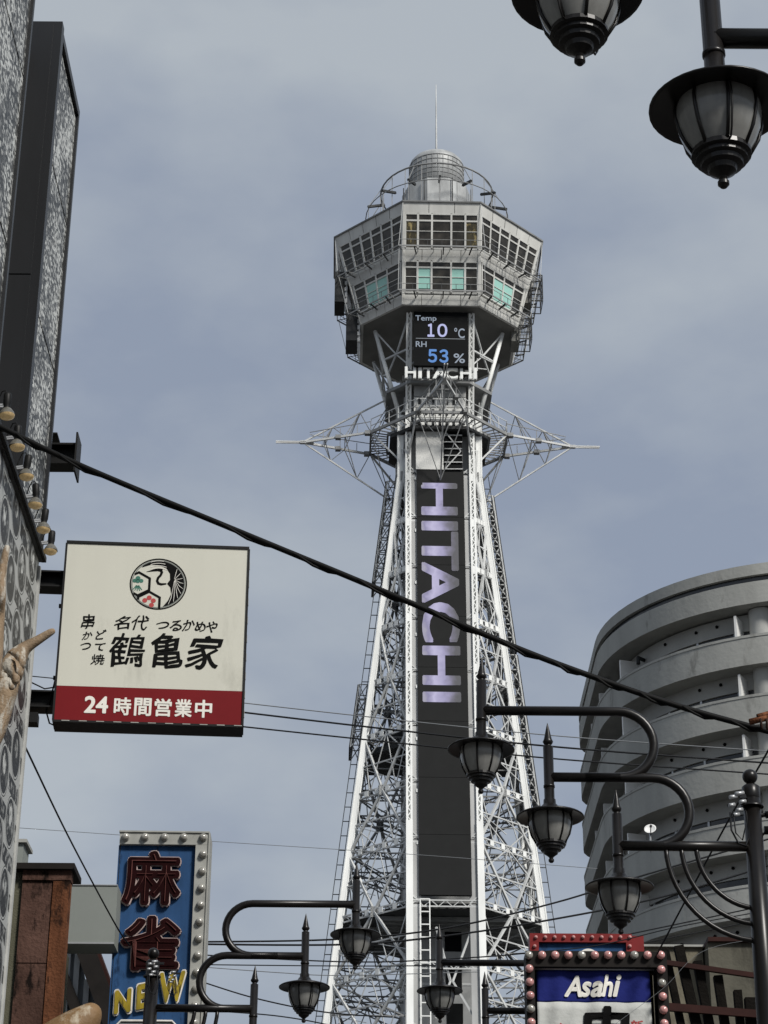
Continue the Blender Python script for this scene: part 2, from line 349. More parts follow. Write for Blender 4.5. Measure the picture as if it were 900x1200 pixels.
def portrait_mat():
    """printed sheet: staggered oval medallions with engraved busts, between dark patterned blocks"""
    m = bpy.data.materials.new('grey_medallion_print'); m.use_nodes = True; t = m.node_tree; b = t.nodes['Principled BSDF']
    b.inputs['Roughness'].default_value = 0.5
    g = N(t, 'ShaderNodeNewGeometry'); s = N(t, 'ShaderNodeSeparateXYZ'); link(t, g.outputs['Position'], s.inputs[0])
    def mth(op, a, b_=None, c=None):
        n = N(t, 'ShaderNodeMath', operation=op)
        for i, x in enumerate((a, b_, c)):
            if x is None: continue
            if isinstance(x, (int, float)): n.inputs[i].default_value = x
            else: link(t, x, n.inputs[i])
        return n.outputs[0]
    colw, rowh = 0.50, 0.64
    cy = mth('DIVIDE', s.outputs['Y'], colw); ci = mth('FLOOR', cy); fu = mth('SUBTRACT', mth('FRACT', cy), 0.5)
    cz = mth('ADD', mth('DIVIDE', s.outputs['Z'], rowh), mth('MULTIPLY', ci, 0.5))
    ri = mth('FLOOR', cz); fv = mth('SUBTRACT', mth('FRACT', cz), 0.5)
    du = mth('DIVIDE', fu, 0.42); dv = mth('DIVIDE', mth('ADD', fv, -0.02), 0.34)
    r = mth('SQRT', mth('ADD', mth('MULTIPLY', du, du), mth('MULTIPLY', dv, dv)))
    no = N(t, 'ShaderNodeTexNoise'); no.inputs['Scale'].default_value = 11; no.inputs['Detail'].default_value = 6; no.inputs['Roughness'].default_value = 0.6
    link(t, g.outputs['Position'], no.inputs['Vector'])
    fine = N(t, 'ShaderNodeTexNoise'); fine.inputs['Scale'].default_value = 34; fine.inputs['Detail'].default_value = 3; link(t, g.outputs['Position'], fine.inputs['Vector'])
    # bust: head circle and shoulders
    hu = mth('DIVIDE', mth('ADD', fu, 0.02), 0.17); hv = mth('DIVIDE', mth('ADD', fv, -0.10), 0.14)
    head = mth('LESS_THAN', mth('ADD', mth('MULTIPLY', hu, hu), mth('MULTIPLY', hv, hv)), 1.0)
    su = mth('DIVIDE', fu, 0.33); sv = mth('DIVIDE', mth('ADD', fv, 0.30), 0.24)
    should = mth('LESS_THAN', mth('ADD', mth('MULTIPLY', su, su), mth('MULTIPLY', sv, sv)), 1.0)
    tone = mth('MULTIPLY_ADD', no.outputs['Fac'], 1.5, -0.42)
    bg = mth('MULTIPLY_ADD', no.outputs['Fac'], 1.6, -0.55)
    hd = mth('MULTIPLY_ADD', no.outputs['Fac'], 3.2, -1.05)
    sh = mth('MULTIPLY_ADD', fine.outputs['Fac'], 1.6, -0.72)
    def mix(f, a, b_):
        return mth('ADD', mth('MULTIPLY', f, b_), mth('MULTIPLY', mth('SUBTRACT', 1.0, f), a))
    wnz = N(t, 'ShaderNodeTexWhiteNoise', noise_dimensions='2D'); cmb = N(t, 'ShaderNodeCombineXYZ'); link(t, ci, cmb.inputs[0]); link(t, ri, cmb.inputs[1]); link(t, cmb.outputs[0], wnz.inputs['Vector'])
    inside = mix(head, mix(should, bg, sh), hd)
    ring = mth('MULTIPLY', mth('GREATER_THAN', r, 0.80), mth('LESS_THAN', r, 0.96))
    inov = mth('LESS_THAN', r, 0.96)
    ring2 = mth('MULTIPLY', mth('GREATER_THAN', r, 1.04), mth('LESS_THAN', r, 1.09))
    blk = mth('GREATER_THAN', mth('ABSOLUTE', fv), 0.38)
    outv = mix(blk, mix(ring2, 0.62, 0.2), mth('MULTIPLY_ADD', no.outputs['Fac'], 3.0, -1.35))
    val = mix(inov, outv, mix(ring, mth('MULTIPLY', inside, mth('MULTIPLY_ADD', wnz.outputs['Value'], 0.9, 0.55)), 0.04))
    val = mth('MULTIPLY_ADD', val, 1.6, -0.30)
    cl = N(t, 'ShaderNodeClamp'); link(t, val, cl.inputs[0])
    rp_ = N(t, 'ShaderNodeValToRGB'); e = rp_.color_ramp.elements
    e[0].color = (0.012,0.013,0.014,1); e[1].color = (0.52,0.53,0.51,1)
    link(t, cl.outputs[0], rp_.inputs['Fac']); link(t, rp_.outputs['Color'], b.inputs['Base Color'])
    return m
M['portrait'] = portrait_mat()

# ------------------------------------------------------------------ ground
m = MB(); m.box(-3000, 3000, -3000, 3000, -0.5, 0.0); tag(m.build('ground', M['paving']), 'wide grey paved ground reaching the horizon', kind='structure')
m = MB(); m.box(-2.6, 2.6, -60, 118, 0.004, 0.008); tag(m.build('road', M['asphalt']), 'dark asphalt lane running down the shopping street', kind='structure')

# ------------------------------------------------------------------ the observation tower
XT, DT, YAW = at(512, 300, 140).x, 140.0, R(1.2)
tower = thing('observation_tower', 'tall white steel lattice tower with octagonal observation deck and vertical screen', 'tower', (XT, DT, 0), YAW)
def hz(y, dy=0.0): return at(512, y, DT + dy).z
def hs(y):
    z = hz(y, -3.1)
    for _ in range(4): z = hz(y, -(aT(z)+.2))
    return z
W = 2.3
Z_SOF = hz(366, -5.0)
Z0 = hz(560, -W)
def aT(z):
    if z < Z0: return 2.85 + (Z0 - z) * 0.118
    if z < Z0 + 5: return 2.85
    return 2.85 + (z - Z0 - 5) / (Z_SOF - Z0 - 5) * 1.95
def node(k, z, o=0.0):
    a = aT(z) + o
    return Vector([(-W,-a,z),(W,-a,z),(a,-W,z),(a,W,z),(W,a,z),(-W,a,z),(-a,W,z),(-a,-W,z)][k % 8])
Z_LACE = hz(958, -7)
# legs
for k in range(8):
    zc = [0.0, Z_LACE, Z0, Z0+5, Z_SOF]
    if k in (0, 1, 4, 5):
        sol = MB(); sol.bar(node(k, 0), node(k, Z_LACE), 0.44, 0.5, (0,1,0))
        lac = MB()
        for i in range(1, 4):
            za, zb = zc[i], zc[i+1]
            for s in (-1, 1):
                lac.bar(node(k, za)+Vector((s*0.145,0,0)), node(k, zb)+Vector((s*0.145,0,0)), 0.13, 0.42, (0,1,0))
            n = int((zb-za)/0.32)
            for j in range(n):
                if (j % 12) >= 10: # solid splice plates
                    p = node(k, za+(zb-za)*j/n); q = node(k, za+(zb-za)*(j+1)/n)
                    lac.bar(p, q, 0.2, 0.40, (0,1,0)); continue
                p = node(k, za+(zb-za)*j/n); q = node(k, za+(zb-za)*(j+1)/n); s = 1 if j % 2 else -1
                for yy in (-0.19, 0.19):
                    lac.bar(p+Vector((-s*0.11,yy,0)), q+Vector((s*0.11,yy,0)), 0.07, 0.03, (0,1,0))
            lac.bar(node(k, za)+Vector((0,0.05,0)), node(k, zb)+Vector((0,0.05,0)), 0.2, 0.02, (0,1,0))
        c = sol.build('column', M['white'], tower); lac.build('lattice_column', M['white'], c, stuff=True)
    else:
        sol = MB()
        for i in range(len(zc)-2):
            sol.bar(node(k, zc[i]), node(k, zc[i+1]), 0.46, 0.40, (0,1,0))
        # cover strips along the edges
        for i in range(len(zc)-2):
            for s in (-1, 1):
                sol.bar(node(k, zc[i])+Vector((s*0.17,-0.21,0)), node(k, zc[i+1])+Vector((s*0.17,-0.21,0)), 0.07, 0.03, (0,1,0))
        sol.build('leg', M['white'], tower)
# bracing, bay by bay
lev_y = [500, 560, 615, 676, 739, 803, 868, 936, 1004, 1080, 1153]
lev = [hz(y, -W) for y in lev_y]
zz = lev[-1]
while zz > 8: zz -= 4.2; lev.append(zz)
def mid_(a, b): return (a+b)/2
def girder(mb, pl, p, q, plates=True):
    p, q = Vector(p), Vector(q)
    up = Vector((0,0,0.20))
    mb.bar(p+up, q+up, 0.10, 0.09); mb.bar(p-up, q-up, 0.10, 0.09)
    L = (q-p).length; n = max(3, int(L/0.45))
    for i in range(n):
        a, b = p.lerp(q, i/n), p.lerp(q, (i+1)/n); s = up if i % 2 else -up
        mb.bar(a+s, b-s, 0.05, 0.05)
    if plates:
        d = (q-p).normalized(); nrm = Vector((d.y, -d.x, 0))
        for t in (0.2, 0.4, 0.6, 0.8):
            c = p.lerp(q, t) + nrm*0.07
            pl.bar(c-d*0.17, c+d*0.17, 0.03, 0.34)
for i in range(len(lev)-1):
    zt, zb = lev[i], lev[i+1]
    if zt > Z0+1: pass
    for k in range(8):
        p0, p1, q0, q1 = node(k, zt), node(k+1, zt), node(k, zb), node(k+1, zb)
        g = MB(); pl = MB()
        girder(g, pl, q0, q1, k in (1, 7))
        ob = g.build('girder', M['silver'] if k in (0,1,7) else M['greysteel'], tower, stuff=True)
        if pl.v: pl.build('gusset_plates', M['white'], ob, stuff=True)
        x = MB(); heavy = k in (1, 7, 3, 5)
        w_ = 0.17 if heavy else 0.13
        if k != 0:
            mid = (p0+p1)/2
            if i % 2:
                x.bar(q0, mid, w_, w_*0.8); x.bar(q1, mid, w_, w_*0.8)
            else:
                midb = (q0+q1)/2
                x.bar(p0, midb, w_, w_*0.8); x.bar(p1, midb, w_, w_*0.8)
            # secondary members
            x.bar((p0+q0)/2, (p1+q1)/2, 0.09); x.bar((p0+q0)/2, (q0+q1)/2 if i % 2 else (p0+p1)/2, 0.07)
            x.bar((p1+q1)/2, (q0+q1)/2 if i % 2 else (p0+p1)/2, 0.07)
            for (a_, b_, c_, d_) in ((p0, mid_(p0,p1), q0, mid_(q0,q1)), (mid_(p0,p1), p1, mid_(q0,q1), q1)):   # finer lacing in each half bay
                x.bar(a_, mid_(c_,d_), 0.055); x.bar(b_, mid_(c_,d_), 0.055); x.bar(mid_(a_,c_), mid_(b_,d_)*.5+d_*.5, 0.05)
            c = (q0+q1)/2 if not i % 2 else (p0+p1)/2
            x.bar(c+Vector((0,0,0.35)), c-Vector((0,0,0.35)), 0.5, 0.06, (0,1,0))
        else:
            for s, (pp, qq) in ((1, (p0, q0)), (-1, (p1, q1))):
                x.bar(qq+Vector((s*0.2,0,0.5)), qq+Vector((s*0.75,0,0)), 0.08); x.bar(qq+Vector((s*0.2,0,-0.5)), qq+Vector((s*0.75,0,0)), 0.08)
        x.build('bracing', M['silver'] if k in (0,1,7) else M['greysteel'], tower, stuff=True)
    # inner ties, leg to leg, and to the shaft
    y_ = MB(); zm = (zt+zb)/2
    for (a, b) in ((7, 2), (6, 3)):
        if i > 1:
            g2 = MB(); girder(g2, MB(), node(a, zb), node(b, zb), False); y_.v += [] ; b0 = len(y_.v); y_.v += g2.v; y_.f += [tuple(b0+j for j in f) for f in g2.f]; y_.sm += g2.sm
            y_.bar(node(a, zm), node(b, zm), 0.07)
            y_.bar(node(a, zt), node(a, zb)*0.35+node(b, zb)*0.65, 0.08); y_.bar(node(b, zt), node(b, zb)*0.35+node(a, zb)*0.65, 0.08)
    y_.bar(node(7, zb), node(5, zb), 0.09); y_.bar(node(2, zb), node(4, zb), 0.09)
    if y_.v: y_.build('inner_ties', M['greysteel'], tower, stuff=True)
# lift shaft
SH = 2.42
zs_ = [0.0] + [z for z in reversed(lev)] + [Z0+7]
for i in range(len(zs_)-1):
    if zs_[i+1]-zs_[i] < 0.2: continue
    h = min(SH, aT(zs_[i+1])-0.35)
    s = MB(); s.box(-h, h, -h, h, zs_[i]+0.04, zs_[i+1]-0.04)
    s.build('shaft_section', M['shaft'], tower)
g = MB()
for zz in lev:
    h = SH+0.03; g.box(-h, h, -h, h, zz-0.12, zz+0.04) if zz < Z0-4 else None
g.build_each('shaft_band', M['silver'], tower)
# dark platform floors between the legs
def octo(a, w, z): return [Vector(p) for p in ((-w,-a,z),(w,-a,z),(a,-w,z),(a,w,z),(w,a,z),(-w,a,z),(-a,w,z),(-a,-w,z))]
zf = hz(1072, -5)
m = MB(); m.prism(octo(aT(zf)-0.25, W, zf), (0,0,0.35)); m.build('platform_floor', M['darksteel'], tower)
m = MB()
for i in range(-5, 6):
    m.bar((-aT(zf)+0.6, i*0.9, zf-0.15), (aT(zf)-0.6, i*0.9, zf-0.15), 0.12, 0.26) if abs(i*0.9) < W else m.bar((-W-aT(zf)*0.3, i*0.9, zf-0.15), (W+aT(zf)*0.3, i*0.9, zf-0.15), 0.12, 0.26)
m.build_each('floor_joist', M['greysteel'], tower)
zf = hz(884, -W)
for s in (-1, 1):
    m = MB(); a_ = aT(zf)
    m.hexa([(s*2.5,-a_+1.1,zf),(s*(a_-.4),-W+.5,zf),(s*(a_-.4),W,zf),(s*2.5,W,zf),(s*2.5,-a_+1.1,zf+.4),(s*(a_-.4),-W+.5,zf+.4),(s*(a_-.4),W,zf+.4),(s*2.5,W,zf+.4)])
    m.box(min(s*2.6,s*3.9), max(s*2.6,s*3.9), -1.6, 1.4, zf+.41, zf+2.0); m.build('service_platform', M['darksteel'], tower)
# ladder and rails below the screen
m = MB(); zt, zb = hz(1053, -7), 8.0
def fp(x, z, o=0.0): return Vector((x, -aT(z)-o, z))
for x in (-1.62, -1.02): m.bar(fp(x, zb, .2), fp(x, zt, .2), 0.07, 0.07)
n = int((zt-zb)/0.85)
for i in range(n): z = zt-i*0.85; m.bar(fp(-1.62, z, .2), fp(-1.02, z, .2), 0.09, 0.07)
m.build('ladder', M['white'], tower)
m = MB()
for (xa, ya, xb, yb) in ((-0.6,1085,0.25,1150),(0.25,1150,-0.7,1195),(1.9,1075,0.4,1150),(0.4,1150,1.9,1200)):
    m.bar(fp(xa, hz(ya,-7), -.2), fp(xb, hz(yb,-7), -.2), 0.13)
m.build('bracing', M['silver'], tower, stuff=True)
m = MB()
for (x0,x1,ya,yb) in ((0.15,1.25,1115,1092),(0.2,1.25,1165,1128),(0.25,1.3,1200,1176)):
    h = SH+0.05; m.box(x0, x1, -h, -h+0.02, hz(ya,-SH), hz(yb,-SH))
m.build_each('shaft_opening', M['ledblack'], tower)
# ladders and lattice sign frames outside the side legs
for s in (-1, 1):
    lad = MB()
    za, zb = hz(1200, 0)-6, hz(570, 0)
    for o in (0.30, 0.72):
        for yy in (-1.7,):
            lad.bar((s*(aT(za)+o), yy, za), (s*(aT(zb)+o), yy, zb), 0.05, 0.05)
    n = int((zb-za)/1.0)
    for i in range(n):
        z = za+(zb-za)*i/n; lad.bar((s*(aT(z)+.28), -1.7, z), (s*(aT(z)+.74), -1.7, z), 0.05)
    lad.build('side_ladder', M['darksteel'], tower, stuff=True)
    for (ya, yb) in (((692,575),(885,812)) if s < 0 else ((770,590),(950,775))):
        fr = MB(); za, zb = hz(ya), hz(yb); n = max(4, int((zb-za)/1.0))
        def sp_(o, yy, z): return Vector((s*(aT(z)+o), yy, z))
        for o in (0.34, 0.92):
            for yy in (-1.4, 1.4): fr.bar(sp_(o,yy,za), sp_(o,yy,zb), 0.09)
        for i in range(n):
            z1, z2 = za+(zb-za)*i/n, za+(zb-za)*(i+1)/n
            for yy in (-1.4, 1.4):
                fr.bar(sp_(.34,yy,z1), sp_(.92,yy,z2), 0.06); fr.bar(sp_(.92,yy,z1), sp_(.34,yy,z2), 0.06); fr.bar(sp_(.34,yy,z2), sp_(.92,yy,z2), 0.06)
            fr.bar(sp_(.92,-1.4,z2), sp_(.92,1.4,z2), 0.06)
        ob = fr.build('sign_frame', M['silver'], tower, stuff=True)
        bk = MB(); bk.hexa([sp_(.96,-1.4,za), sp_(1.04,-1.4,za), sp_(1.04,1.4,za), sp_(.96,1.4,za), sp_(.96,-1.4,zb), sp_(1.04,-1.4,zb), sp_(1.04,1.4,zb), sp_(.96,1.4,zb)])
        bk.build('sign_back', M['darksteel'], ob)
for i in range(1, len(lev)-1):
    if lev[i] < 20: break
    for s in (-1, 1):
        m = MB(); zt, zb = lev[i]-.05, lev[i+1]+.05
        q = [fp(x, z, o) for z in (zb, zt) for x, o in ((s*1.55,.02),(s*2.12,.02),(s*2.12,-.06),(s*1.55,-.06))]
        if s < 0: q = [q[j] for j in (1,0,3,2,5,4,7,6)]
        m.hexa(q); m.build('cladding_strip', M['clad'], tower)
# ---- big vertical screen
LW = 1.69
seams = [550, 606, 662, 722, 782, 845, 911, 978, 1049]
def lp(x, z, o): return Vector((x, -aT(z)-o, z))
for i in range(len(seams)-1):
    zt, zb = hs(seams[i])-0.012, hs(seams[i+1])+0.012
    m = MB()
    pts = [lp(-LW,zb,.22), lp(LW,zb,.22), lp(LW,zb,-.1), lp(-LW,zb,-.1), lp(-LW,zt,.22), lp(LW,zt,.22), lp(LW,zt,-.1), lp(-LW,zt,-.1)]
    m.hexa(pts); m.build('screen_panel', M['led'], tower)
m = MB()
for y in range(560, 1045, 61):
    z = hs(y); m.hexa([lp(x,zz,o) for zz in (z-.12,z+.12) for (x,o) in ((-LW-.14,.1),(-LW-.02,.1),(-LW-.02,0),(-LW-.14,0))])
m.build_each('junction_box', M['white'], tower)
zt, zb = hs(563), hs(824)
def lw(u, v, d): return lp(-1.38 + v*2.6, zt + u*(zb-zt), 0.225 + d)
letters = [('H',563,604),('I',611,622),('T',623,669),('A',659,707),('C',706,753),('H',757,803),('I',811,823)]
for ch, ya, yb in letters:
    ua, ub = (hs(ya)-zt)/(zb-zt), (hs(yb)-zt)/(zb-zt)
    me = text_mesh(ch, 0.0, 0, 0.5); embolden(me, 0.028, 8, True)
    xs = [v.co.x for v in me.vertices]; ys = [v.co.y for v in me.vertices]
    x0,x1,y0,y1 = min(xs),max(xs),min(ys),max(ys)
    for v in me.vertices: v.co = lw(ua+(v.co.x-x0)/(x1-x0)*(ub-ua), (v.co.y-y0)/(y1-y0), (v.co.z+.5)*0.02)
    me.materials.clear(); put('screen_letter', me, M['ledword'], tower)
# ---- information screen under the deck
zt, zb = hz(366, -5.2), hz(429, -5.2)
YS = -5.25
m = MB(); m.box(-1.98, 1.98, YS, YS+0.4, zb, zt); scr = m.build('information_screen', M['ledblack'], tower)
def ip(px, py, d): 
    return Vector(((px-515)/62.5*3.96, YS-0.004-d, zb+(429.0-py)/63.0*(zt-zb)))
def ipf(u, v, d): return ip(u, v, d)
def itext(s, x0, y0, x1, y1, mat, bold=0.01):
    lettering('screen_text', s, (x0, y1, x1, y0), ipf, mat, scr, bold, 0, 0.01)
itext('Temp', 485.5, 370.5, 510, 378.5, M['ledpale'])
itext('１', 499.5, 380, 507.5, 395.5, M['ledlav'], 0.03); itext('０', 511, 380, 522.5, 395.5, M['ledlav'], 0.02)
itext('°C', 530.5, 384.5, 542.5, 396.5, M['ledpale'])
itext('RH', 486, 401, 498.5, 407.5, M['ledpale'])
itext('５', 500, 410, 510.5, 425.5, M['ledblue'], 0.03); itext('３', 513, 410, 523.5, 425.5, M['ledblue'], 0.03)
itext('%', 529.5, 414.5, 542.5, 425.5, M['ledpale'])
m = MB(); m.poly([ip(486,397.8,.006), ip(543,397.8,.006), ip(543,397.2,.006), ip(486,397.2,.006)], [(0,1,2,3)]); m.build('screen_line', M['ledline'], scr)
zt, zb = hz(433, -4.6), hz(446.5, -4.6)
def hl(u, v, d): return Vector((-2.62+u*5.25, -4.72-d, zb+v*(zt-zb)))
xx = [(0,.155,'H'),(.185,.235,'I'),(.25,.40,'T'),(.385,.585,'A'),(.555,.735,'C'),(.765,.925,'H'),(.952,1.0,'I')]
for u0,u1,ch in xx: lettering('fascia_letter', ch, (u0,0,u1,1), hl, M['white'], tower, 0.03, 0, 0.25, 0, True)
m = MB(); m.bar((-2.6,-4.55,zb+.1),(2.6,-4.55,zb+.1),0.1); m.bar((-2.6,-4.55,zt-.1),(2.6,-4.55,zt-.1),0.1); m.build_each('letter_rail', M['greysteel'], tower)
# ---- waist: ring platform, sheeting, clutter
H0 = hz(521, 0)
A5, W5 = 5.0, 1.75
m = MB()
oc, ic = octo(A5, W5, H0), octo(A5-1.25, W5*0.8, H0)
for k in range(8):
    a, b, c, d = oc[k], oc[(k+1)%8], ic[(k+1)%8], ic[k]
    for p, q in ((a,b),(d,c)): m.bar(p, q, 0.14, 0.22)
    for t in range(9): m.bar(a.lerp(b,t/8), d.lerp(c,t/8), 0.05, 0.08)
m.build('ring_walkway', M['greysteel'], tower, stuff=True)
m = MB()
for k in range(8):
    a, b = oc[k], oc[(k+1)%8]
    for hh in (0.55, 1.1): m.bar(a+Vector((0,0,hh)), b+Vector((0,0,hh)), 0.045)
    for t in range(6): m.bar(a.lerp(b,t/5), a.lerp(b,t/5)+Vector((0,0,1.1)), 0.045)
m.build('walkway_railing', M['silver'], tower, stuff=True)
m = MB()
for k in range(8):
    z1 = H0-0.1; m.bar(oc[k], node(k, H0-2.6), 0.12)
m.build_each('walkway_strut', M['silver'], tower)
m = MB(); m.box(-1.75, 0.25, -3.12, -3.02, hz(551,-3), hz(503,-3)); m.build('white_sheeting', M['cloth'], tower)
m = MB(); m.box(0.3, 1.6, -3.12, -3.02, hz(551,-3), hz(503,-3)); dk = m.build('dark_opening', M['ledblack'], tower)
m = MB()
for i in range(6):
    z = hz(551,-3)+i*0.55; m.bar((.3,-3.2,z),(1.6,-3.2,z+.02),0.07)
m.bar((.35,-3.2,hz(551,-3)),(1.5,-3.2,hz(530,-3)),0.08); m.bar((1.5,-3.2,hz(530,-3)),(.4,-3.2,hz(508,-3)),0.08); m.build_each('opening_bar', M['silver'], tower)
for (ya, yb, mt) in ((502,490,'white'),(489,478,'cloth'),(477,466,'cloth'),(465,450,'shaft')):
    m = MB(); m.box(-1.9, 1.9, -3.4, -3.0, hz(ya,-3.4), hz(yb,-3.4)); ob = m.build('machine_room_panel', M[mt], tower)
    sl = MB()
    for i in range(7):
        x = -1.5+i*0.5
        if random.random() < 0.75: sl.box(x-.09, x+.09, -3.45, -3.405, hz(ya-2.5,-3.4), hz(yb+2,-3.4))
    if mt != 'shaft': sl.build_each('louvre_slot', M['darksteel'], ob)
m = MB(); m.prism(octo(3.6, 2.0, hz(503,-3.5)), (0,0,0.25)); m.build('waist_floor', M['darksteel'], tower)
m = MB(); m.prism(octo(3.9, 2.2, hz(452,-3.5)), (0,0,0.25)); m.build('waist_floor', M['greysteel'], tower)
m = MB()
rnd = random.Random(3)
for i in range(46):
    k = rnd.randrange(8); z = H0-1+rnd.random()*7
    a, b = node(k, z, .1), node(k+1, z, .1)
    t0, t1 = rnd.random()*.5, .5+rnd.random()*.5
    m.bar(a.lerp(b,t0), a.lerp(b,t1)+Vector((0,0,rnd.uniform(-1.2,1.2))), 0.06)
    p = a.lerp(b, rnd.random()); m.bar(p, p+Vector((0,0,rnd.uniform(.8,2.0))), 0.06)
m.build('waist_pipework', M['silver'], tower, stuff=True)
# four outrigger masts
for q in range(4):
    rot = Matrix.Rotation(q*math.pi/2, 3, 'Z')
    T = Vector((-10.0, 0, H0))
    top, bot = Vector((-3.2,0,H0+4.1)), Vector((-3.5,0,H0-4.7))
    fr, bk = Vector((-A5,-W5,H0)), Vector((-A5,W5,H0))
    ch = MB(); wb = MB()
    def r3(p): return rot @ Vector(p)
    ch.bar(r3(T+Vector((0,0,.02))), r3(top), 0.10, 0.10); ch.bar(r3(T), r3(bot), 0.10, 0.10)
    ch.bar(r3(T), r3(fr), 0.12, 0.16); ch.bar(r3(T), r3(bk), 0.12, 0.16)
    for o in (-.1, .1): ch.bar(r3((-9.2,o,H0)), r3((-12.0,o,H0)), 0.08, 0.10)
    ch.bar(r3((-10.2,0,H0)), r3((-9.2,0,H0)), 0.28, 0.2)
    ob = ch.build('outrigger_mast', M['silver'], tower)
    fs = [0.32, 0.62, 1.0]
    for i, f in enumerate(fs):
        pt, pb, pf, pk = T.lerp(top,f), T.lerp(bot,f), T.lerp(fr,f), T.lerp(bk,f)
        for a, b in ((pf,pk),(pt,pf),(pt,pk),(pb,pf),(pb,pk)):
            wb.bar(r3(a), r3(b), 0.05)
        if i:
            g0 = fs[i-1]
            wb.bar(r3(T.lerp(top,g0)), r3(pf), 0.045); wb.bar(r3(T.lerp(bot,g0)), r3(pk), 0.045)
        wb.bar(r3(pt), r3(T.lerp((fr+bk)/2,f)), 0.06)
    for f in (.3,.55,.8):
        for c in (fr, bk):
            p = T.lerp(c,f); wb.bar(r3(p), r3(p+Vector((0,0,.75))), 0.05)
    for c in (fr, bk): wb.bar(r3(T.lerp(c,.1)+Vector((0,0,.75))), r3(c+Vector((0,0,.9))), 0.045)
    for f in (0.52, 0.95):
        for c in (fr, bk):
            p = r3(T.lerp(c,f)); wb.box(p.x-.2,p.x+.2,p.y-.2,p.y+.2,p.z-.16,p.z+.12)
    wb.build('outrigger_bracing', M['greysteel'], ob, stuff=True)
# struts from the waist to the deck
for k in (2, 3, 6, 7, 0, 1, 4, 5):
    m = MB(); p = node(k, Z0+4.8); q = node(k, Z_SOF-0.1)
    if k in (2,3,6,7): m.tube([p, q], [0.17,0.15], 10); m.build('deck_strut', M['white'], tower)
m = MB()
for k in range(8):
    z1, z2 = Z0+8.0, Z_SOF-2.6
    p0, p1 = node(k, z2), node(k+1, z2)
    mid = (p0+p1)/2
    m.bar(p0, p1, 0.13); m.bar(mid, node(k, Z_SOF-.1), 0.11); m.bar(mid, node(k+1, Z_SOF-.1), 0.11); m.bar(node(k,Z0+8.5), mid, 0.1); m.bar(node(k+1,Z0+8.5), mid, 0.1)
m.build('deck_strut_bracing', M['silver'], tower, stuff=True)
# ---- observation deck
def zfr(y, A): return at(515, y, DT-A).z
WD = 2.87
prof = [(zfr(358,5.8),5.85),(zfr(342,6.1),6.12),(zfr(306.5,6.6),6.62),(zfr(290,7.1),6.98),(zfr(250.5,7.65),7.62),(zfr(236,7.9),7.9)]
Z_BOT, Z_W2B, Z_W2T, Z_W1B, Z_W1T, Z_ROOF = [p[0] for p in prof]
def AD(z):
    if z <= prof[0][0]: return prof[0][1]
    for (z0,a0),(z1,a1) in zip(prof, prof[1:]):
        if z <= z1: return a0+(a1-a0)*(z-z0)/(z1-z0)
    return prof[-1][1]
def dk(k, u, z, o=0.0):
    a, w_ = AD(z)+o, WD+o*0.414
    c = octo(a, w_, z); return c[k%8].lerp(c[(k+1)%8], u)
def dhex(mb, k, u0, u1, z0, z1, o0, o1):
    mb.hexa([dk(k,u0,z0,o1), dk(k,u1,z0,o1), dk(k,u1,z0,o0), dk(k,u0,z0,o0), dk(k,u0,z1,o1), dk(k,u1,z1,o1), dk(k,u1,z1,o0), dk(k,u0,z1,o0)])
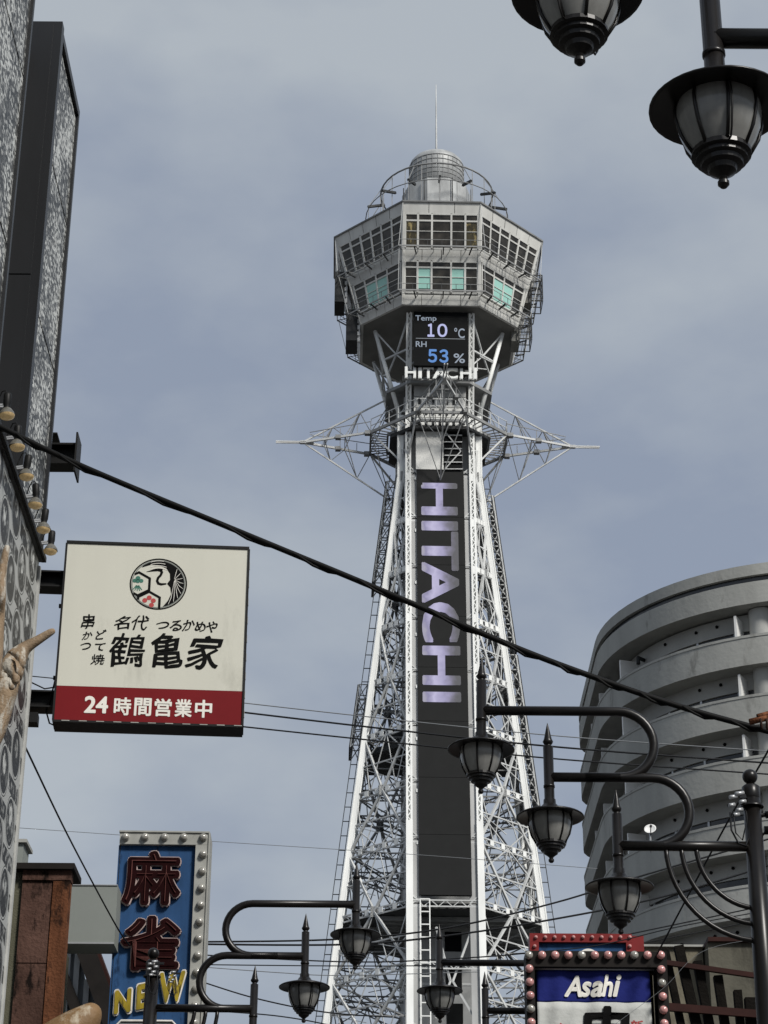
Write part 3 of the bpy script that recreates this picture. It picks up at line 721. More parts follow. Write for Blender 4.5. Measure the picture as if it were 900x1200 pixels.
# soffit, roof slab and the dark core behind the glass
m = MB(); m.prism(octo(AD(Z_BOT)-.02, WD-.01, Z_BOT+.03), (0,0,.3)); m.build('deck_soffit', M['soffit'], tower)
m = MB(); m.prism(octo(7.75, WD-.06, Z_ROOF-.35), (0,0,.3)); m.build('roof_slab', M['greysteel'], tower)
m = MB()
for (za, zb) in ((Z_BOT+.33, Z_W1B-.2), (Z_W1B-.15, Z_ROOF-.4)):
    b0 = octo(AD(za)-.28, WD-.11, za); t0 = octo(AD(zb)-.28, WD-.11, zb)
    m.poly(b0+t0, [(i,(i+1)%8,8+(i+1)%8,8+i) for i in range(8)]+[tuple(range(8))[::-1], tuple(range(8,16))])
m.build('dark_interior', M['ledblack'], tower)
for k in range(8):
    front = k % 2 == 0
    nroof = 3 if front else 5
    for i in range(nroof):      # roof fascia panels
        m = MB(); g = 0.012/1
        dhex(m, k, i/nroof+(.004 if i else 0), (i+1)/nroof-(.004 if i < nroof-1 else 0), Z_W1T+.05, Z_ROOF-.1, -.2, 0); m.build('fascia_panel', M['panel'], tower)
    m = MB(); dhex(m, k, 0, 1, Z_ROOF-.1, Z_ROOF, -.25, .10); m.build('roof_trim', M['greysteel'], tower)
    npan = 4 if front else 5
    for i in range(npan):
        m = MB(); dhex(m, k, i/npan+(.004 if i else 0), (i+1)/npan-(.004 if i < npan-1 else 0), Z_W2T+.06, Z_W1B-.08, -.2, 0); m.build('spandrel_panel', M['panel'], tower)
        m = MB(); dhex(m, k, i/npan+(.004 if i else 0), (i+1)/npan-(.004 if i < npan-1 else 0), Z_BOT, Z_W2B-.25, -.2, 0); m.build('base_panel', M['panel'], tower)
    for fl, (zb, zt) in enumerate(((Z_W2B-.05, Z_W2T), (Z_W1B, Z_W1T))):
        if front: cuts = [0.03,.195,.375,.625,.805,.97]
        elif fl: cuts = [.015+.97*i/6 for i in range(7)]
        else: cuts = [.04,.26,.48,.70,.96] if k in (7,3) else [.04,.30,.52,.74,.96]
        zt_ = zt-(zt-zb)*0.20
        for i in range(len(cuts)-1):
            u0, u1 = cuts[i], cuts[i+1]; fw = 0.012
            fr = MB()
            dhex(fr, k, u0-fw, u0+fw, zb, zt, -.15, .02)
            dhex(fr, k, u1-fw, u1+fw, zb, zt, -.15, .02) if i == len(cuts)-2 else None
            dhex(fr, k, u0+fw, u1-fw, zt-.07, zt+.05, -.15, .015)
            dhex(fr, k, u0+fw, u1-fw, zt_-.06, zt_+.06, -.15, .015)
            dhex(fr, k, u0+fw, u1-fw, zb-.08, zb+.06, -.15, .015)
            dhex(fr, k, u0+fw, u1-fw, zb+(zt_-zb)*.62-.02, zb+(zt_-zb)*.62+.02, -.1, .0)
            ob = fr.build('window', M['panel'], tower)
            teal = (fl == 0) and ((front and i in (1,3)) or (not front and i in (1,2)))
            p = MB(); dhex(p, k, u0+fw, u1-fw, zb+.06+(0.25 if front and teal else 0), zt_-.06, -.09, -.05); p.build('pane', M['teal'] if teal else M['goldglass'] if (k == 0 and fl and i in (0,4)) else M['glass'], ob)
            p = MB(); dhex(p, k, u0+fw, u1-fw, zt_+.06, zt-.07, -.09, -.05); p.build('upper_pane', M['glass'], ob)
    # corner post
    m = MB(); dhex(m, k, 0, .03 if front else .012, Z_BOT+.01, Z_W1T+.05, -.2, .03); dhex(m, k, .97 if front else .988, 1, Z_BOT+.01, Z_W1T+.05, -.2, .03); m.build_each('corner_post', M['panel'], tower)
    # two maintenance catwalks
    for zc, ext in ((Z_W1B-.22, .75), (Z_W2B-.3, .75)):
        m = MB()
        c0, c1 = dk(k,0,zc,0), dk(k,1,zc,0); e0, e1 = dk(k,0,zc,ext), dk(k,1,zc,ext)
        m.bar(e0, e1, 0.06, 0.10); m.bar(e0+Vector((0,0,.55)), e1+Vector((0,0,.55)), 0.035)
        ng = 5 if front else 6
        for i in range(ng+1):
            m.bar(c0.lerp(c1,i/ng), e0.lerp(e1,i/ng), 0.035, 0.05)
        for i in range(1, 3): m.bar(c0.lerp(e0,i/3), c1.lerp(e1,i/3), 0.03, 0.03)
        ob = m.build('catwalk', M['greysteel'], tower, stuff=True)
        m = MB()
        for i in range(7): m.bar(e0.lerp(e1,i/6), e0.lerp(e1,i/6)+Vector((0,0,.55)), 0.04)
        for t in ((.18,.52,.85) if front else (.15,.45,.75)):
            p, q = dk(k,t,zc-.25,0.1), dk(k,t,zc-.04,ext); m.bar(p, q, 0.08, 0.10)
        m.build('catwalk_brackets', M['darksteel'], ob, stuff=True)
# corner rods of the catwalks
m = MB()
for k in range(8):
    m.bar(dk(k,0,Z_ROOF-.1,.02), dk(k,0,Z_W1B-.22,.75), 0.04)
    m.bar(dk(k,0,Z_W1B-.22,.65), dk(k,0,Z_W2B-.3,.75), 0.04)
m.build_each('catwalk_rod', M['silver'], tower)
# stepped screens hanging on the two side faces
for s in (-1, 1):
    for (xa, xb, yt, yb) in ((6.95, 7.85, 322, 357), (5.95, 6.95, 366, 402)):
        zt, zb = hz(yt, -W), hz(yb, -W)
        m = MB(); fr = MB()
        if s < 0:
            m.box(-xb, -xa-.15, -2.5, -.4, zb, zt)
            for i in range(6):
                z = zb+(zt-zb)*i/5; fr.box(-xa-.14, -xa+.06, -2.55, -2.35, z-.12, z+.2)
            fr.bar((-xa,-2.45,zb),(-xa,-2.45,zt),0.09)
            ob = m.build('side_screen', M['darksteel'], tower); fr.build('screen_edge', M['silver'], ob, stuff=True)
        else:
            for yy in (-2.5, -.6):
                for x in (xa, xb): fr.bar((x,yy,zb+(0.5 if x == xb else 0)),(x,yy,zt),0.07)
                for i in range(5):
                    z = zb+.4+(zt-zb-.4)*i/4; fr.bar((xa,yy,z),(xb,yy,z),0.06)
            for i in range(5):
                z = zb+.4+(zt-zb-.4)*i/4
                for x in (xa,xb): fr.bar((x,-2.5,z),(x,-.6,z),0.06)
            m.box(xa-.5, xa+.1, -2.3, -.6, zb+.3, zt)
            n = 14
            ob = m.build('side_screen', M['soffit'], tower); fr.build('screen_cage', M['darksteel'], ob, stuff=True)
            me = MB()
            for i in range(22):
                z = zb+.4+(zt-zb-.4)*i/21; me.bar((xa+.1,-2.4,z),(xb,-2.4,z),0.022)
            for i in range(9):
                x = xa+.1+(xb-xa-.1)*i/8; me.bar((x,-2.4,zb+.4),(x,-2.4,zt),0.022)
            me.build('screen_mesh', M['greysteel'], ob, stuff=True)
# roof works: drum, tank, ring cage, mast
zr = Z_ROOF
z1, z2, z3 = at(512,207.5,DT-2.7).z, at(512,207,DT-2.15).z, at(512,178,DT-2.15).z
m = MB(); m.lathe([(2.5,zr-.1),(2.5,z1-2.0)], 24); m.build('drum_base', M['darksteel'], tower)
m = MB(); m.lathe([(2.45,z1-2.2),(2.72,z1-2.15),(2.72,z1),(2.2,z1+.02)], 10, smooth=False); 
for i in range(8): pass
m.build('roof_drum', M['drum'], tower)
m = MB()
for i in range(8):
    a = (i+.5)*math.pi/4
    m.bar((2.85*math.cos(a),2.85*math.sin(a),zr),(2.85*math.cos(a),2.85*math.sin(a),z1),0.08)
m.lathe([(2.5,zr+.3),(2.95,zr+.3),(2.95,zr+.42),(2.5,zr+.42)],16); m.build('drum_frame', M['darksteel'], tower, stuff=True)
m = MB(); m.lathe([(2.1,z1),(2.15,z1+.02),(2.15,z3-.1),(2.08,z3+.2),(1.85,z3+.5),(1.35,z3+.75),(.7,z3+.9),(0,z3+.95)], 32); tank = m.build('roof_tank', M['drum'], tower)
m = MB()
for i in range(7):
    z = z1+.1+(z3-z1-.25)*i/6; m.lathe([(2.15,z-.02),(2.19,z-.02),(2.19,z+.02),(2.15,z+.02)], 32)
for i in range(32):
    a = i*math.pi/16; c, s = math.cos(a), math.sin(a); m.bar((2.17*c,2.17*s,z1+.05),(2.17*c,2.17*s,z3-.1),0.03,0.03)
m.build('tank_ribs', M['greysteel'], tank, stuff=True)
m = MB(); z4 = 108.0
m.tube([(0,0,z3+.8),(0,0,z3+2.0),(0,0,z4-2.5),(0,0,z4)], [.085,.08,.055,.03], 8)
for i in range(4):
    a = i*math.pi/2+.5; m.bar((.75*math.cos(a),.75*math.sin(a),z3+.85),(0,0,z3+1.8),0.05)
m.build('lightning_mast', M['silver'], tower)
zc = hz(229.5, 0)
m = MB(); n = 40
ring = [(4.4*math.cos(2*math.pi*i/n),4.4*math.sin(2*math.pi*i/n),zc) for i in range(n+1)]
m.tube(ring, 0.07, 6); 
n2 = 20
for i in range(n2):
    a = 2*math.pi*i/n2; c, s = math.cos(a), math.sin(a)
    m.bar((4.4*c,4.4*s,zc),(4.4*c,4.4*s,zr-.05),0.055)
m.build('roof_ring', M['greysteel'], tower, stuff=True)
m = MB(); r5 = MB()
ring2 = [(5.55*math.cos(2*math.pi*i/n),5.55*math.sin(2*math.pi*i/n),zr+3.6) for i in range(n+1)]
r5.tube(ring2, 0.04, 6)
for i in range(14):
    a = 2*math.pi*(i+.5)/14; c, s = math.cos(a), math.sin(a)
    m.bar((4.2*c,4.2*s,zr+4.3),(5.55*c,5.55*s,zr+3.9),0.16,0.18)
    r5.bar((5.5*c,5.5*s,zr+3.9),(5.5*c,5.5*s,zr-.05),0.05); r5.bar((4.4*c,4.4*s,zc-.05),(5.5*c,5.5*s,zr+3.95),0.045)
m.build_each('ring_bracket', M['darksteel'], tower); r5.build('ring_rods', M['greysteel'], tower, stuff=True)
# ------------------------------------------------------------------ round-ended apartment block
def apartment():
    XC, YC, RR, LEN = 19.05, 90.0, 9.4, 11.0
    blk = thing('apartment_block', 'grey concrete apartment block with round end and ringed balconies', 'building', (XC, YC, 0))
    H = CAMZ
    def path(r, n=40):
        """plan outline from the back of the left flank round the front end to the right flank"""
        pts = []
        rc = 2.2 - (RR - r)*0.9
        rc = max(rc, 0.3)
        for i in range(7):
            a = math.pi/2 + math.pi/2*i/6     # rounded back-left corner
            pts.append((-r+rc+rc*math.cos(a), LEN-rc+rc*math.sin(a)))
        for i in range(n+1):
            a = math.pi + math.pi*i/n
            pts.append((r*math.cos(a), r*math.sin(a)))
        for i in range(7):
            a = math.pi/2*i/6
            pts.append((r-rc+rc*math.cos(a), LEN-rc+rc*math.sin(a)))
        return pts
    def ringwall(mb, ro, ri, z0, z1, smooth=True):
        po, pi_ = path(ro), path(ri); n = len(po)
        for A, B, za, zb, sm in ((po,po,z0,z1,True),(pi_,pi_,z1,z0,True),(po,pi_,z1,z1,False),(pi_,po,z0,z0,False)):
            b = len(mb.v)
            for (x,y),(x2,y2) in zip(A, B): mb.v += [(x,y,za),(x2,y2,zb)]
            for i in range(n):
                j = (i+1) % n
                mb.f.append((b+2*i, b+2*j, b+2*j+1, b+2*i+1)); mb.sm.append(sm)
    ST = 2.62
    top0 = 34.02 + H
    # roof band with a groove, its shadow put in as dark colour
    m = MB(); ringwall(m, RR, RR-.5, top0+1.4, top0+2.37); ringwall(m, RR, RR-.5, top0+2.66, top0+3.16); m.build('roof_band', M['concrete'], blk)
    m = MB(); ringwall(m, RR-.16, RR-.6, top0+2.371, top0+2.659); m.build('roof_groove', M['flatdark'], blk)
    m = MB(); po = path(RR-.2); m.prism([(x,y,top0+1.45) for x,y in po], (0,0,.3)); m.build('roof_slab', M['concrete'], blk)
    m = MB(); po = path(RR-1.2); m.prism([(x,y,0.0) for x,y in po], (0,0,top0+1.4)); m.build('inner_wall', M['concrete2'], blk)
    par = MB(); ringwall(par, RR, RR-.16, -1.3, 0.0); ringwall(par, RR+.025, RR-.185, -0.10, 0.012); par_me = par.mesh('balcony_parapet')
    sl = MB(); po = path(RR-.03); sl.prism([(x,y,-1.28) for x,y in po], (0,0,.2)); sl_me = sl.mesh('balcony_slab')
    ln = MB(); ringwall(ln, RR-1.02, RR-1.25, 0.62, 1.36); ln_me = ln.mesh('lintel')
    wn_ = MB()
    ringwall(wn_, RR-1.10, RR-1.25, -1.0, 0.60); wn_me = wn_.mesh('window_band')
    pt = MB(); pt.box(-.05,.05, -(RR-.2), -(RR-1.15), -1.1, 1.05); pt_me = pt.mesh('partition')
    cl = MB(); cl.lathe([(.52,-1.1),(.52,1.36)], 18, (0,-(RR-.95),0)); cl_me = cl.mesh('round_column')
    mu = MB(); mu.box(-.05,.05, -(RR-1.05), -(RR-1.15), -1.1, .62); mu_me = mu.mesh('window_mullion')
    ven = MB(); ven.lathe([(0,0),(.07,0),(.07,.05)], 8); ven_me = ven.mesh('vent')
    for me, mt in ((par_me,'concrete'),(sl_me,'concrete'),(ln_me,'concrete2'),(wn_me,'flatdark'),(pt_me,'dish'),(cl_me,'concrete2'),(mu_me,'alu'),(ven_me,'ledblack')): me.materials.append(M[mt])
    for f in range(13):
        z = top0 - f*ST
        if z < 1.5: break
        for nm, me in (('balcony_parapet',par_me),('balcony_slab',sl_me),('lintel',ln_me),('window_band',wn_me)): put(nm, me, None, blk, (0,0,z))
        if z < 12: continue
        for ang in (-69, -27, 16, 59):
            o = put('partition', pt_me, None, blk, (0,0,z)); o.rotation_euler = (0,0,R(ang-1.5))
            if ang > -60: 
                o = put('round_column', cl_me, None, blk, (0,0,z)); o.rotation_euler = (0,0,R(ang+4.5))
        for j in range(14):
            o = put('window_mullion', mu_me, None, blk, (0,0,z)); o.rotation_euler = (0,0,R(-80+j*12.3))
        for ang in (-55, -43, -36, -14, -6, 6, 30):
            a = R(ang-90); r_ = RR-1.005
            o = put('vent', ven_me, None, blk, (r_*math.cos(a), r_*math.sin(a), z+1.08)); o.rotation_euler = (R(90),0,R(ang))
    # flank partitions
    fp_ = MB(); fp_.box(-RR+.2, -RR+1.15, -.05, .05, -1.1, 1.05); fp_me = fp_.mesh('partition'); fp_me.materials.append(M['dish'])
    for f in range(9):
        for yy in (1.0, 5.0): put('partition', fp_me, None, blk, (0, yy, top0-f*ST))
    m = MB(); m.tube([(-7.4,-3.2,top0+.9),(-7.95,-3.75,top0+.9),(-7.95,-3.75,top0+.6)], .09, 10); m.build('pipe_stub', M['darksteel'], blk)
    # satellite dish
    p = at(762, 972, 82.0)
    d = thing('satellite_dish', 'small white satellite dish on a balcony rail of the round apartment block', 'dish', p)
    m = MB(); pr = [(0,0.06),(.15,.05),(.28,.0),(.36,-.06),(.36,-.075),(.28,-.02),(0,.03)]
    m.lathe([(r*.68,-z*.68) for r,z in pr], 18); o = m.build('reflector', M['dish'], d); o.rotation_euler = (R(62),0,R(-15))
    m = MB(); m.tube([(0,.05,0),(0,.1,-.35),(0,.1,-.9)], .04, 8); m.build('mast', M['alu'], d)
    m = MB(); m.tube([(0,-.05,-.25),(-.02,-.35,.0)], .02, 6); m.tube([(-.02,-.34,0),(-.02,-.42,.03)], .05, 8); m.build('feed_arm', M['darksteel'], d)
apartment()

# ------------------------------------------------------------------ street lamps
def make_lantern_meshes():
    stem = MB()
    stem.lathe([(0,.475),(.009,.44),(.034,.325),(.044,.305),(.034,.285),(.026,.28),(.026,.268),(.042,.262),(.042,-.19),(.050,-.195),(.052,-.235),(.062,-.24),(.075,-.262),(.105,-.285),(.15,-.300),(.20,-.312)], 20)
    stem.lathe([(.042,-.07),(.047,-.072),(.047,-.09),(.042,-.092)], 20)
    brim = MB(); brim.lathe([(.10,-.283),(.19,-.305),(.262,-.328),(.276,-.338),(.276,-.348),(.262,-.346),(.19,-.335),(.10,-.325)], 36)
    glass = MB(); glass.lathe([(.165,-.33),(.172,-.36),(.172,-.40),(.162,-.45),(.140,-.51),(.108,-.565)], 28)
    base = MB(); base.lathe([(.105,-.553),(.119,-.556),(.120,-.576),(.104,-.582),(.104,-.598),(.086,-.604),(.083,-.622),(.060,-.630),(.054,-.650),(.034,-.664),(.020,-.676),(.015,-.686),(.023,-.696),(.023,-.710),(.013,-.722),(0,-.725)], 24, smooth=False)
    rib = MB()
    rib.tube([(.168,0,-.33),(.176,0,-.37),(.172,0,-.42),(.155,0,-.49),(.114,0,-.565)], .0075, 6)
    hoop = MB()
    hoop.tube([(.185,0,-.335),(.192,0,-.40),(.184,0,-.47),(.160,0,-.545),(.140,0,-.575),(.112,0,-.572)], .0045, 6)
    out = {}
    for nm, mb, mt in (('stem',stem,'blackmetal'),('brim',brim,'blackmetal'),('glass_globe',glass,'lampglass'),('bottom_finial',base,'blackmetal'),('rib',rib,'blackmetal'),('wire_hoop',hoop,'blackmetal')):
        me = mb.mesh(nm); me.materials.append(M[mt]); out[nm] = me
    return out
LM = make_lantern_meshes()
def make_street_lamp(side, loc, label):
    """side -1: lanterns reach to the left of the pole; local z=0 is the ground"""
    L = thing('street_lamp', label, 'street lamp', loc, 0, 'black three-lantern street lamps')
    ZA = 6.75
    def P(x, z): return (side*x, 0, ZA+z)
    # pole
    m = MB(); m.tube([(0,0,-.6),(0,0,.9),(0,0,.95),(0,0,ZA-1.2),(0,0,ZA+.40)], [.13,.12,.095,.082,.070], 20); pole = m.build('pole', M['blackmetal'], L)
    m = MB(); m.lathe([(.068,ZA+.40),(.072,ZA+.41),(.074,ZA+.50),(.05,ZA+.52),(.03,ZA+.53)], 20); m.lathe([(.095,ZA+.33),(.095,ZA+.345),(.07,ZA+.35)],20); m.build('pole_cap', M['blackmetal'], pole)
    m = MB(); m.lathe([(.001,ZA+.655)]+[(.063*math.sin(a), ZA+.59+.063*math.cos(a)) for a in [math.pi*i/12 for i in range(1,12)]]+[(.001,ZA+.528)], 20); m.build('ball_finial', M['blackmetal'], pole)
    r = 0.040
    def semi(xc, zc, rad): return [P(xc - rad*math.sin(math.pi*i/16)*1.0, zc+rad*math.cos(math.pi*i/16)) for i in range(17)]
    m = MB(); m.tube([P(1.105,0), P(.02,0)], r+.002, 14); m.build('lower_arm', M['blackmetal'], L)
    m = MB(); m.tube([P(1.645,.575)]+semi(.80,.2875,.2875)+[P(1.05,.0)], r, 14); m.build('middle_arm', M['blackmetal'], L)
    m = MB(); m.tube([P(2.19,1.15)]+semi(1.06,.8625,.2875)+[P(1.35,.575)], r, 14); m.build('upper_arm', M['blackmetal'], L)
    for rr in (.72, .595, .475):
        m = MB(); m.tube([P(rr*math.cos(a), -rr*1.07*math.sin(a)) for a in [math.pi/2*i/14 for i in range(15)]], .021, 10); m.build('curved_brace', M['blackmetal'], L)
    for x, z in ((1.105,0),(1.645,.575),(2.19,1.15)):
        la = put('lantern', LM['stem'], None, L, P(x, z)); la.rotation_euler = (R(random.uniform(-1,1)), R(random.uniform(-1.2,1.2)), random.uniform(0, 6.28))
        put('brim', LM['brim'], None, la); put('glass_globe', LM['glass_globe'], None, la); put('bottom_finial', LM['bottom_finial'], None, la)
        for i in range(8):
            o = put('rib', LM['rib'], None, la); o.rotation_euler = (0,0,math.pi/4*i+.2)
        for i in range(2):
            o = put('wire_hoop', LM['wire_hoop'], None, la); o.rotation_euler = (0,0,math.pi*i+.25)
    return L
YR = 16.64; xr = at(884.5, 990, YR).x
make_street_lamp(-1, (xr, YR, -.045), 'black street lamp in front of the round apartment block, its pole at right')
YL = 22.9; xl = at(176, 1186, YL).x
make_street_lamp(1, (xl, YL, .04), 'black street lamp rising in front of the blue mahjong sign')
YN = 6.98; xn = at(835, 45, YN).x + 1.105
make_street_lamp(-1, (xn, YN, at(835, 45, YN).z-6.75), 'nearest black street lamp, its lanterns hanging into the top right corner')
YF = 25.5; xf = at(515, 1128, YF).x + 2.19
make_street_lamp(-1, (xf, YF, .05), 'farthest black street lamp, half hidden behind the beer banner sign')

# ------------------------------------------------------------------ left: glittering facade and printed wall
XW = -3.3
fac = thing('clad_building', 'shop building with silver sequin panels above a printed portrait wall', 'building', (XW, 15.0, 0))
def fb(name, mat, x0, x1, y0, y1, z0, z1, par=fac):
    m = MB(); m.box(x0-XW, x1-XW, y0-15, y1-15, z0, z1); return m.build(name, mat, par)
YB0, YB1, ZL = 17.1, 18.6, 10.12
fb('printed_wall', M['portrait'], -9.0, XW, 4.0, YB1, 0.0, ZL-.05)
fb('rear_wall', M['render'], -9.0, -3.56, 4.0, 19.6, 0.05, 15.0)
fb('wall_edge_trim', M['concrete2'], XW-.08, XW+.02, YB1-.03, YB1+.04, 0, ZL-.1)
ztop = at(65, 25, YB0).z
for (ya, yb, zt) in ((YB0, YB1, ztop), (13.6, 15.75, ztop+.6)):
    cas = fb('panel_casing', M['blackclad'], -4.4, XW-.03, ya, yb, ZL, zt)
    n = 3
    hh = (zt-.12-ZL)/n
    for i in range(n):
        fb('sequin_panel', M['glitter'], XW-.03, XW+.0, ya+.16, yb-.05, ZL+.02+i*hh, ZL+(i+1)*hh-.03, cas) if False else None
    edges = [ZL+.02, at(35, 345, YB0).z+.0, at(54, 165, YB0).z, zt-.1] if ya == YB0 else [ZL+.02, 11.8, 13.6, zt-.1]
    for i in range(3):
        m = MB(); m.box(-.03, .0, ya+.13-15, yb-.06-15, edges[i], edges[i+1]-.035); m.build('sequin_panel', M['glitter'], cas)
    m = MB()
    m.box(-.03, .03, yb-.06-15, yb-15, ZL, zt); m.box(-.03, .03, ya-15+.06, yb-.06-15, zt-.09, zt); m.box(-.03, .045, ya-15, ya+.12-15, ZL, zt)
    m.build('panel_frame', M['blackclad'], cas)
    for zj in (at(20, 322, YB0).z, ):
        m = MB(); m.box(-1.1, -.04, ya-15-.012, ya-15-.002, ZL, zj-.008); m.box(-1.1, -.04, ya-15-.012, ya-15-.002, zj+.008, zt-.03); m.build_each('casing_sheet', M['blackclad'], cas)
fb('recess_wall', M['blackclad'], -4.6, -3.9, 13.0, 18.4, ZL, ztop-.3)
fb('ledge', M['blackclad'], -4.2, XW+.03, 4.0, YB1, ZL-.05, ZL)
# rail that carries the spotlights
rail = fb('lamp_rail', M['frame'], XW+.015, XW+.06, 13.0, YB1+.05, ZL-.03, ZL+.02)
# spotlights
def spotlight_meshes():
    arm = MB(); arm.bar((0,0,0),(.15,0,.02),.03,.022); arm.bar((0,0,.03),(.13,0,.05),.02,.02)
    sock = MB(); sock.lathe([(0,.17),(.045,.165),(.05,.14),(.05,.02),(.042,.0),(.042,-.05)], 14)
    head = MB(); head.lathe([(.042,-.04),(.062,-.06),(.088,-.10),(.096,-.135)], 18); 
    lens = MB(); lens.lathe([(.096,-.135),(.085,-.165),(.05,-.185),(0,-.192)], 18)
    cord = MB(); cord.tube([(.0,.02,.02),(.02,.02,.12),(.06,.02,.24),(.11,.0,.24),(.14,0,.18)], .008, 6)
    res = []
    for nm, mb, mt in (('arm',arm,'alu'),('socket',sock,'frame'),('reflector',head,'spotglass'),('lens',lens,'bulbwarm'),('flex',cord,'frame')):
        me = mb.mesh(nm); me.materials.append(M[mt]); res.append((nm, me))
    return res
SP = spotlight_meshes()
ordn = ['spotlight nearest the cream sign on the rail of the printed wall', 'second spotlight up the rail from the cream sign', 'third spotlight up the rail from the cream sign',
        'fourth spotlight up the rail from the cream sign', 'fifth spotlight up the rail, beside the thick black cable', 'uppermost spotlight of the rail, touching the left picture edge']
for (px, py), lab in zip(((56,652),(47.5,627),(38,598),(27,565),(16,531),(5,494)), ordn):
    # rail height is fixed: find the distance along the wall
    best = min((abs(at(px, py, 13+i*.01).z-(ZL-.08)), 13+i*.01) for i in range(600))[1]
    o = thing('spotlight', lab, 'spotlight', (XW+.04, best, ZL+.05), 0, 'spotlights along the wall rail')
    o.scale = (.68,.68,.68)
    for nm, me in SP:
        c = put(nm, me, None, o)
        if nm in ('socket','reflector','lens'): c.location = (.14,0,.03); c.rotation_euler = (0, R(random.uniform(-6,4)), 0)
        c.parent = o
# steel beam stub with an end plate above the sign
p = at(58, 533, 19.0)
st = thing('steel_beam', 'short dark steel beam with end plate sticking out above the cream sign', 'beam', (0,0,0))
x0, x1 = -3.7, at(90, 533, 19.0).x
zb, zt = at(70, 548, 19).z, at(70, 524, 19).z
m = MB(); m.box(x0, x1, 18.9, 19.1, zb, zb+.02); m.box(x0, x1, 18.9, 19.1, zt-.02, zt); m.box(x0, x1, 18.99, 19.01, zb+.02, zt-.02); m.build('i_beam', M['frame'], st)
m = MB(); m.box(x1, x1+.018, 18.86, 19.14, zb-.1, zt+.1); m.build('end_plate', M['frame'], st)
m = MB(); m.box(x0, x0+.34+.0, 18.92, 19.08, zt+.004, zt+.1); m.box(x0+.2,x0+.42,18.9,19.1,zt+.1,zt+.115); m.build('cleat', M['frame'], st)

# ------------------------------------------------------------------ cream restaurant sign
YS1 = 19.0
pl_, pr_ = at(65, 843.5, YS1), at(78, 636, YS1)
xb0 = (pl_.x+pr_.x)/2
pR = at(285.5, 846, YS1+.12); pRt = at(289.5, 641, YS1+.12)
SW = ((pR.x+pRt.x)/2 - xb0); SZ0, SZ1 = pl_.z, pr_.z; SHH = SZ1-SZ0
sign = thing('restaurant_sign', 'square cream box sign with crane emblem, brush lettering and red band', 'sign', (xb0, YS1, SZ0), math.atan2(.12, SW))
def sg(u, v, d): return Vector((u*SW, -d, (1-v)*SHH))      # v from the top
m = MB(); m.box(0, SW, .015, .26, 0, SHH); m.build('box_body', M['frame'], sign)
m = MB(); t_ = .022
m.box(-.012, SW+.012, -.012, .27, SHH-.005, SHH+t_); m.box(-.012, SW+.012, -.012, .27, -t_, .0); m.box(-.02, .0, -.012, .27, 0, SHH-.005); m.box(SW, SW+.02, -.012, .27, 0, SHH-.005)
m.build('frame', M['frame'], sign)
VB = .812
m = MB(); m.box(0, SW, .0, .014, (1-VB)*SHH, SHH-.006); face = m.build('face', M['signwhite'], sign)
m = MB(); m.box(0, SW, .0, .014, .001, (1-VB)*SHH-.001); band = m.build('red_band', M['signred'], sign)
def st_(s, u0, v0, u1, v1, mat='ink', bold=.02, shear=0, par=face, skew=0):
    def fn(u, v, d): return sg(u, v, d+.001)
    lettering('lettering', s, (u0, v1, u1, v0), fn, M[mat], par, bold, shear, .004, skew, False, .55 if mat == 'ink' else 0.0)
st_('名', .285,.412,.375,.492, 'ink', .014, .18); st_('代', .38,.405,.475,.490, 'ink', .014, .18)
for ch, u0, u1, v0, v1 in (('つ',.515,.585,.437,.478),('る',.588,.655,.425,.487),('か',.655,.725,.422,.487),('め',.725,.785,.43,.487),('や',.788,.85,.425,.49)):
    st_(ch, u0, v0, u1, v1, 'ink', .018, .15)
st_('鶴', .268,.508,.462,.700, 'ink', .012, .12); st_('亀', .492,.502,.668,.700, 'ink', .022, .10); st_('家', .680,.508,.885,.700, 'ink', .026, .14)
st_('串', .105,.408,.18,.492, 'ink', .016, .15); st_('か', .115,.508,.172,.555, 'ink', .016, .15); st_('つ', .112,.570,.168,.61, 'ink', .016, .15)
st_('ど', .190,.492,.247,.55, 'ink', .016, .15); st_('て', .190,.568,.247,.612, 'ink', .016, .15); st_('焼', .172,.632,.247,.692, 'ink', .01, .1)
st_('24', .155,.865,.282,.958, 'printwhite', .03, 0, band)
for i, ch in enumerate('時間営業中'): st_(ch, .313+i*.1085, .867, .313+i*.1085+.092, .965, 'printwhite', .025, 0, band)
# emblem: a crane in a roundel with two hexagon crests
EC, ER = (.513, .222), .158
def em(x, y, d=.002): return sg(EC[0]+x*ER, EC[1]-y*ER*SW/SHH*.98, d)
def epoly(mb, pts, d=.002, th=.0015): mb.poly([em(x,y,d) for x,y in pts], [tuple(range(len(pts)))])
def arc(r, a0, a1, n, cx=0, cy=0): return [(cx+r*math.cos(R(a0+(a1-a0)*i/n)), cy+r*math.sin(R(a0+(a1-a0)*i/n))) for i in range(n+1)]
def annulus(mb, r0, r1, d, cx=0, cy=0, n=48):
    for i in range(n):
        a, b = 2*math.pi*i/n, 2*math.pi*(i+1)/n
        epoly(mb, [(cx+r0*math.cos(a),cy+r0*math.sin(a)),(cx+r1*math.cos(a),cy+r1*math.sin(a)),(cx+r1*math.cos(b),cy+r1*math.sin(b)),(cx+r0*math.cos(b),cy+r0*math.sin(b))], d)
def ribbon(mb, pts, ws, d):
    n = len(pts)
    L_, R_ = [], []
    for i in range(n):
        x0,y0 = pts[max(0,i-1)]; x1,y1 = pts[min(n-1,i+1)]
        dx,dy = x1-x0,y1-y0; l = math.hypot(dx,dy) or 1
        w_ = ws[i] if isinstance(ws,(list,tuple)) else ws
        L_.append((pts[i][0]-dy/l*w_/2, pts[i][1]+dx/l*w_/2)); R_.append((pts[i][0]+dy/l*w_/2, pts[i][1]-dx/l*w_/2))
    for i in range(n-1): epoly(mb, [L_[i],R_[i],R_[i+1],L_[i+1]], d)
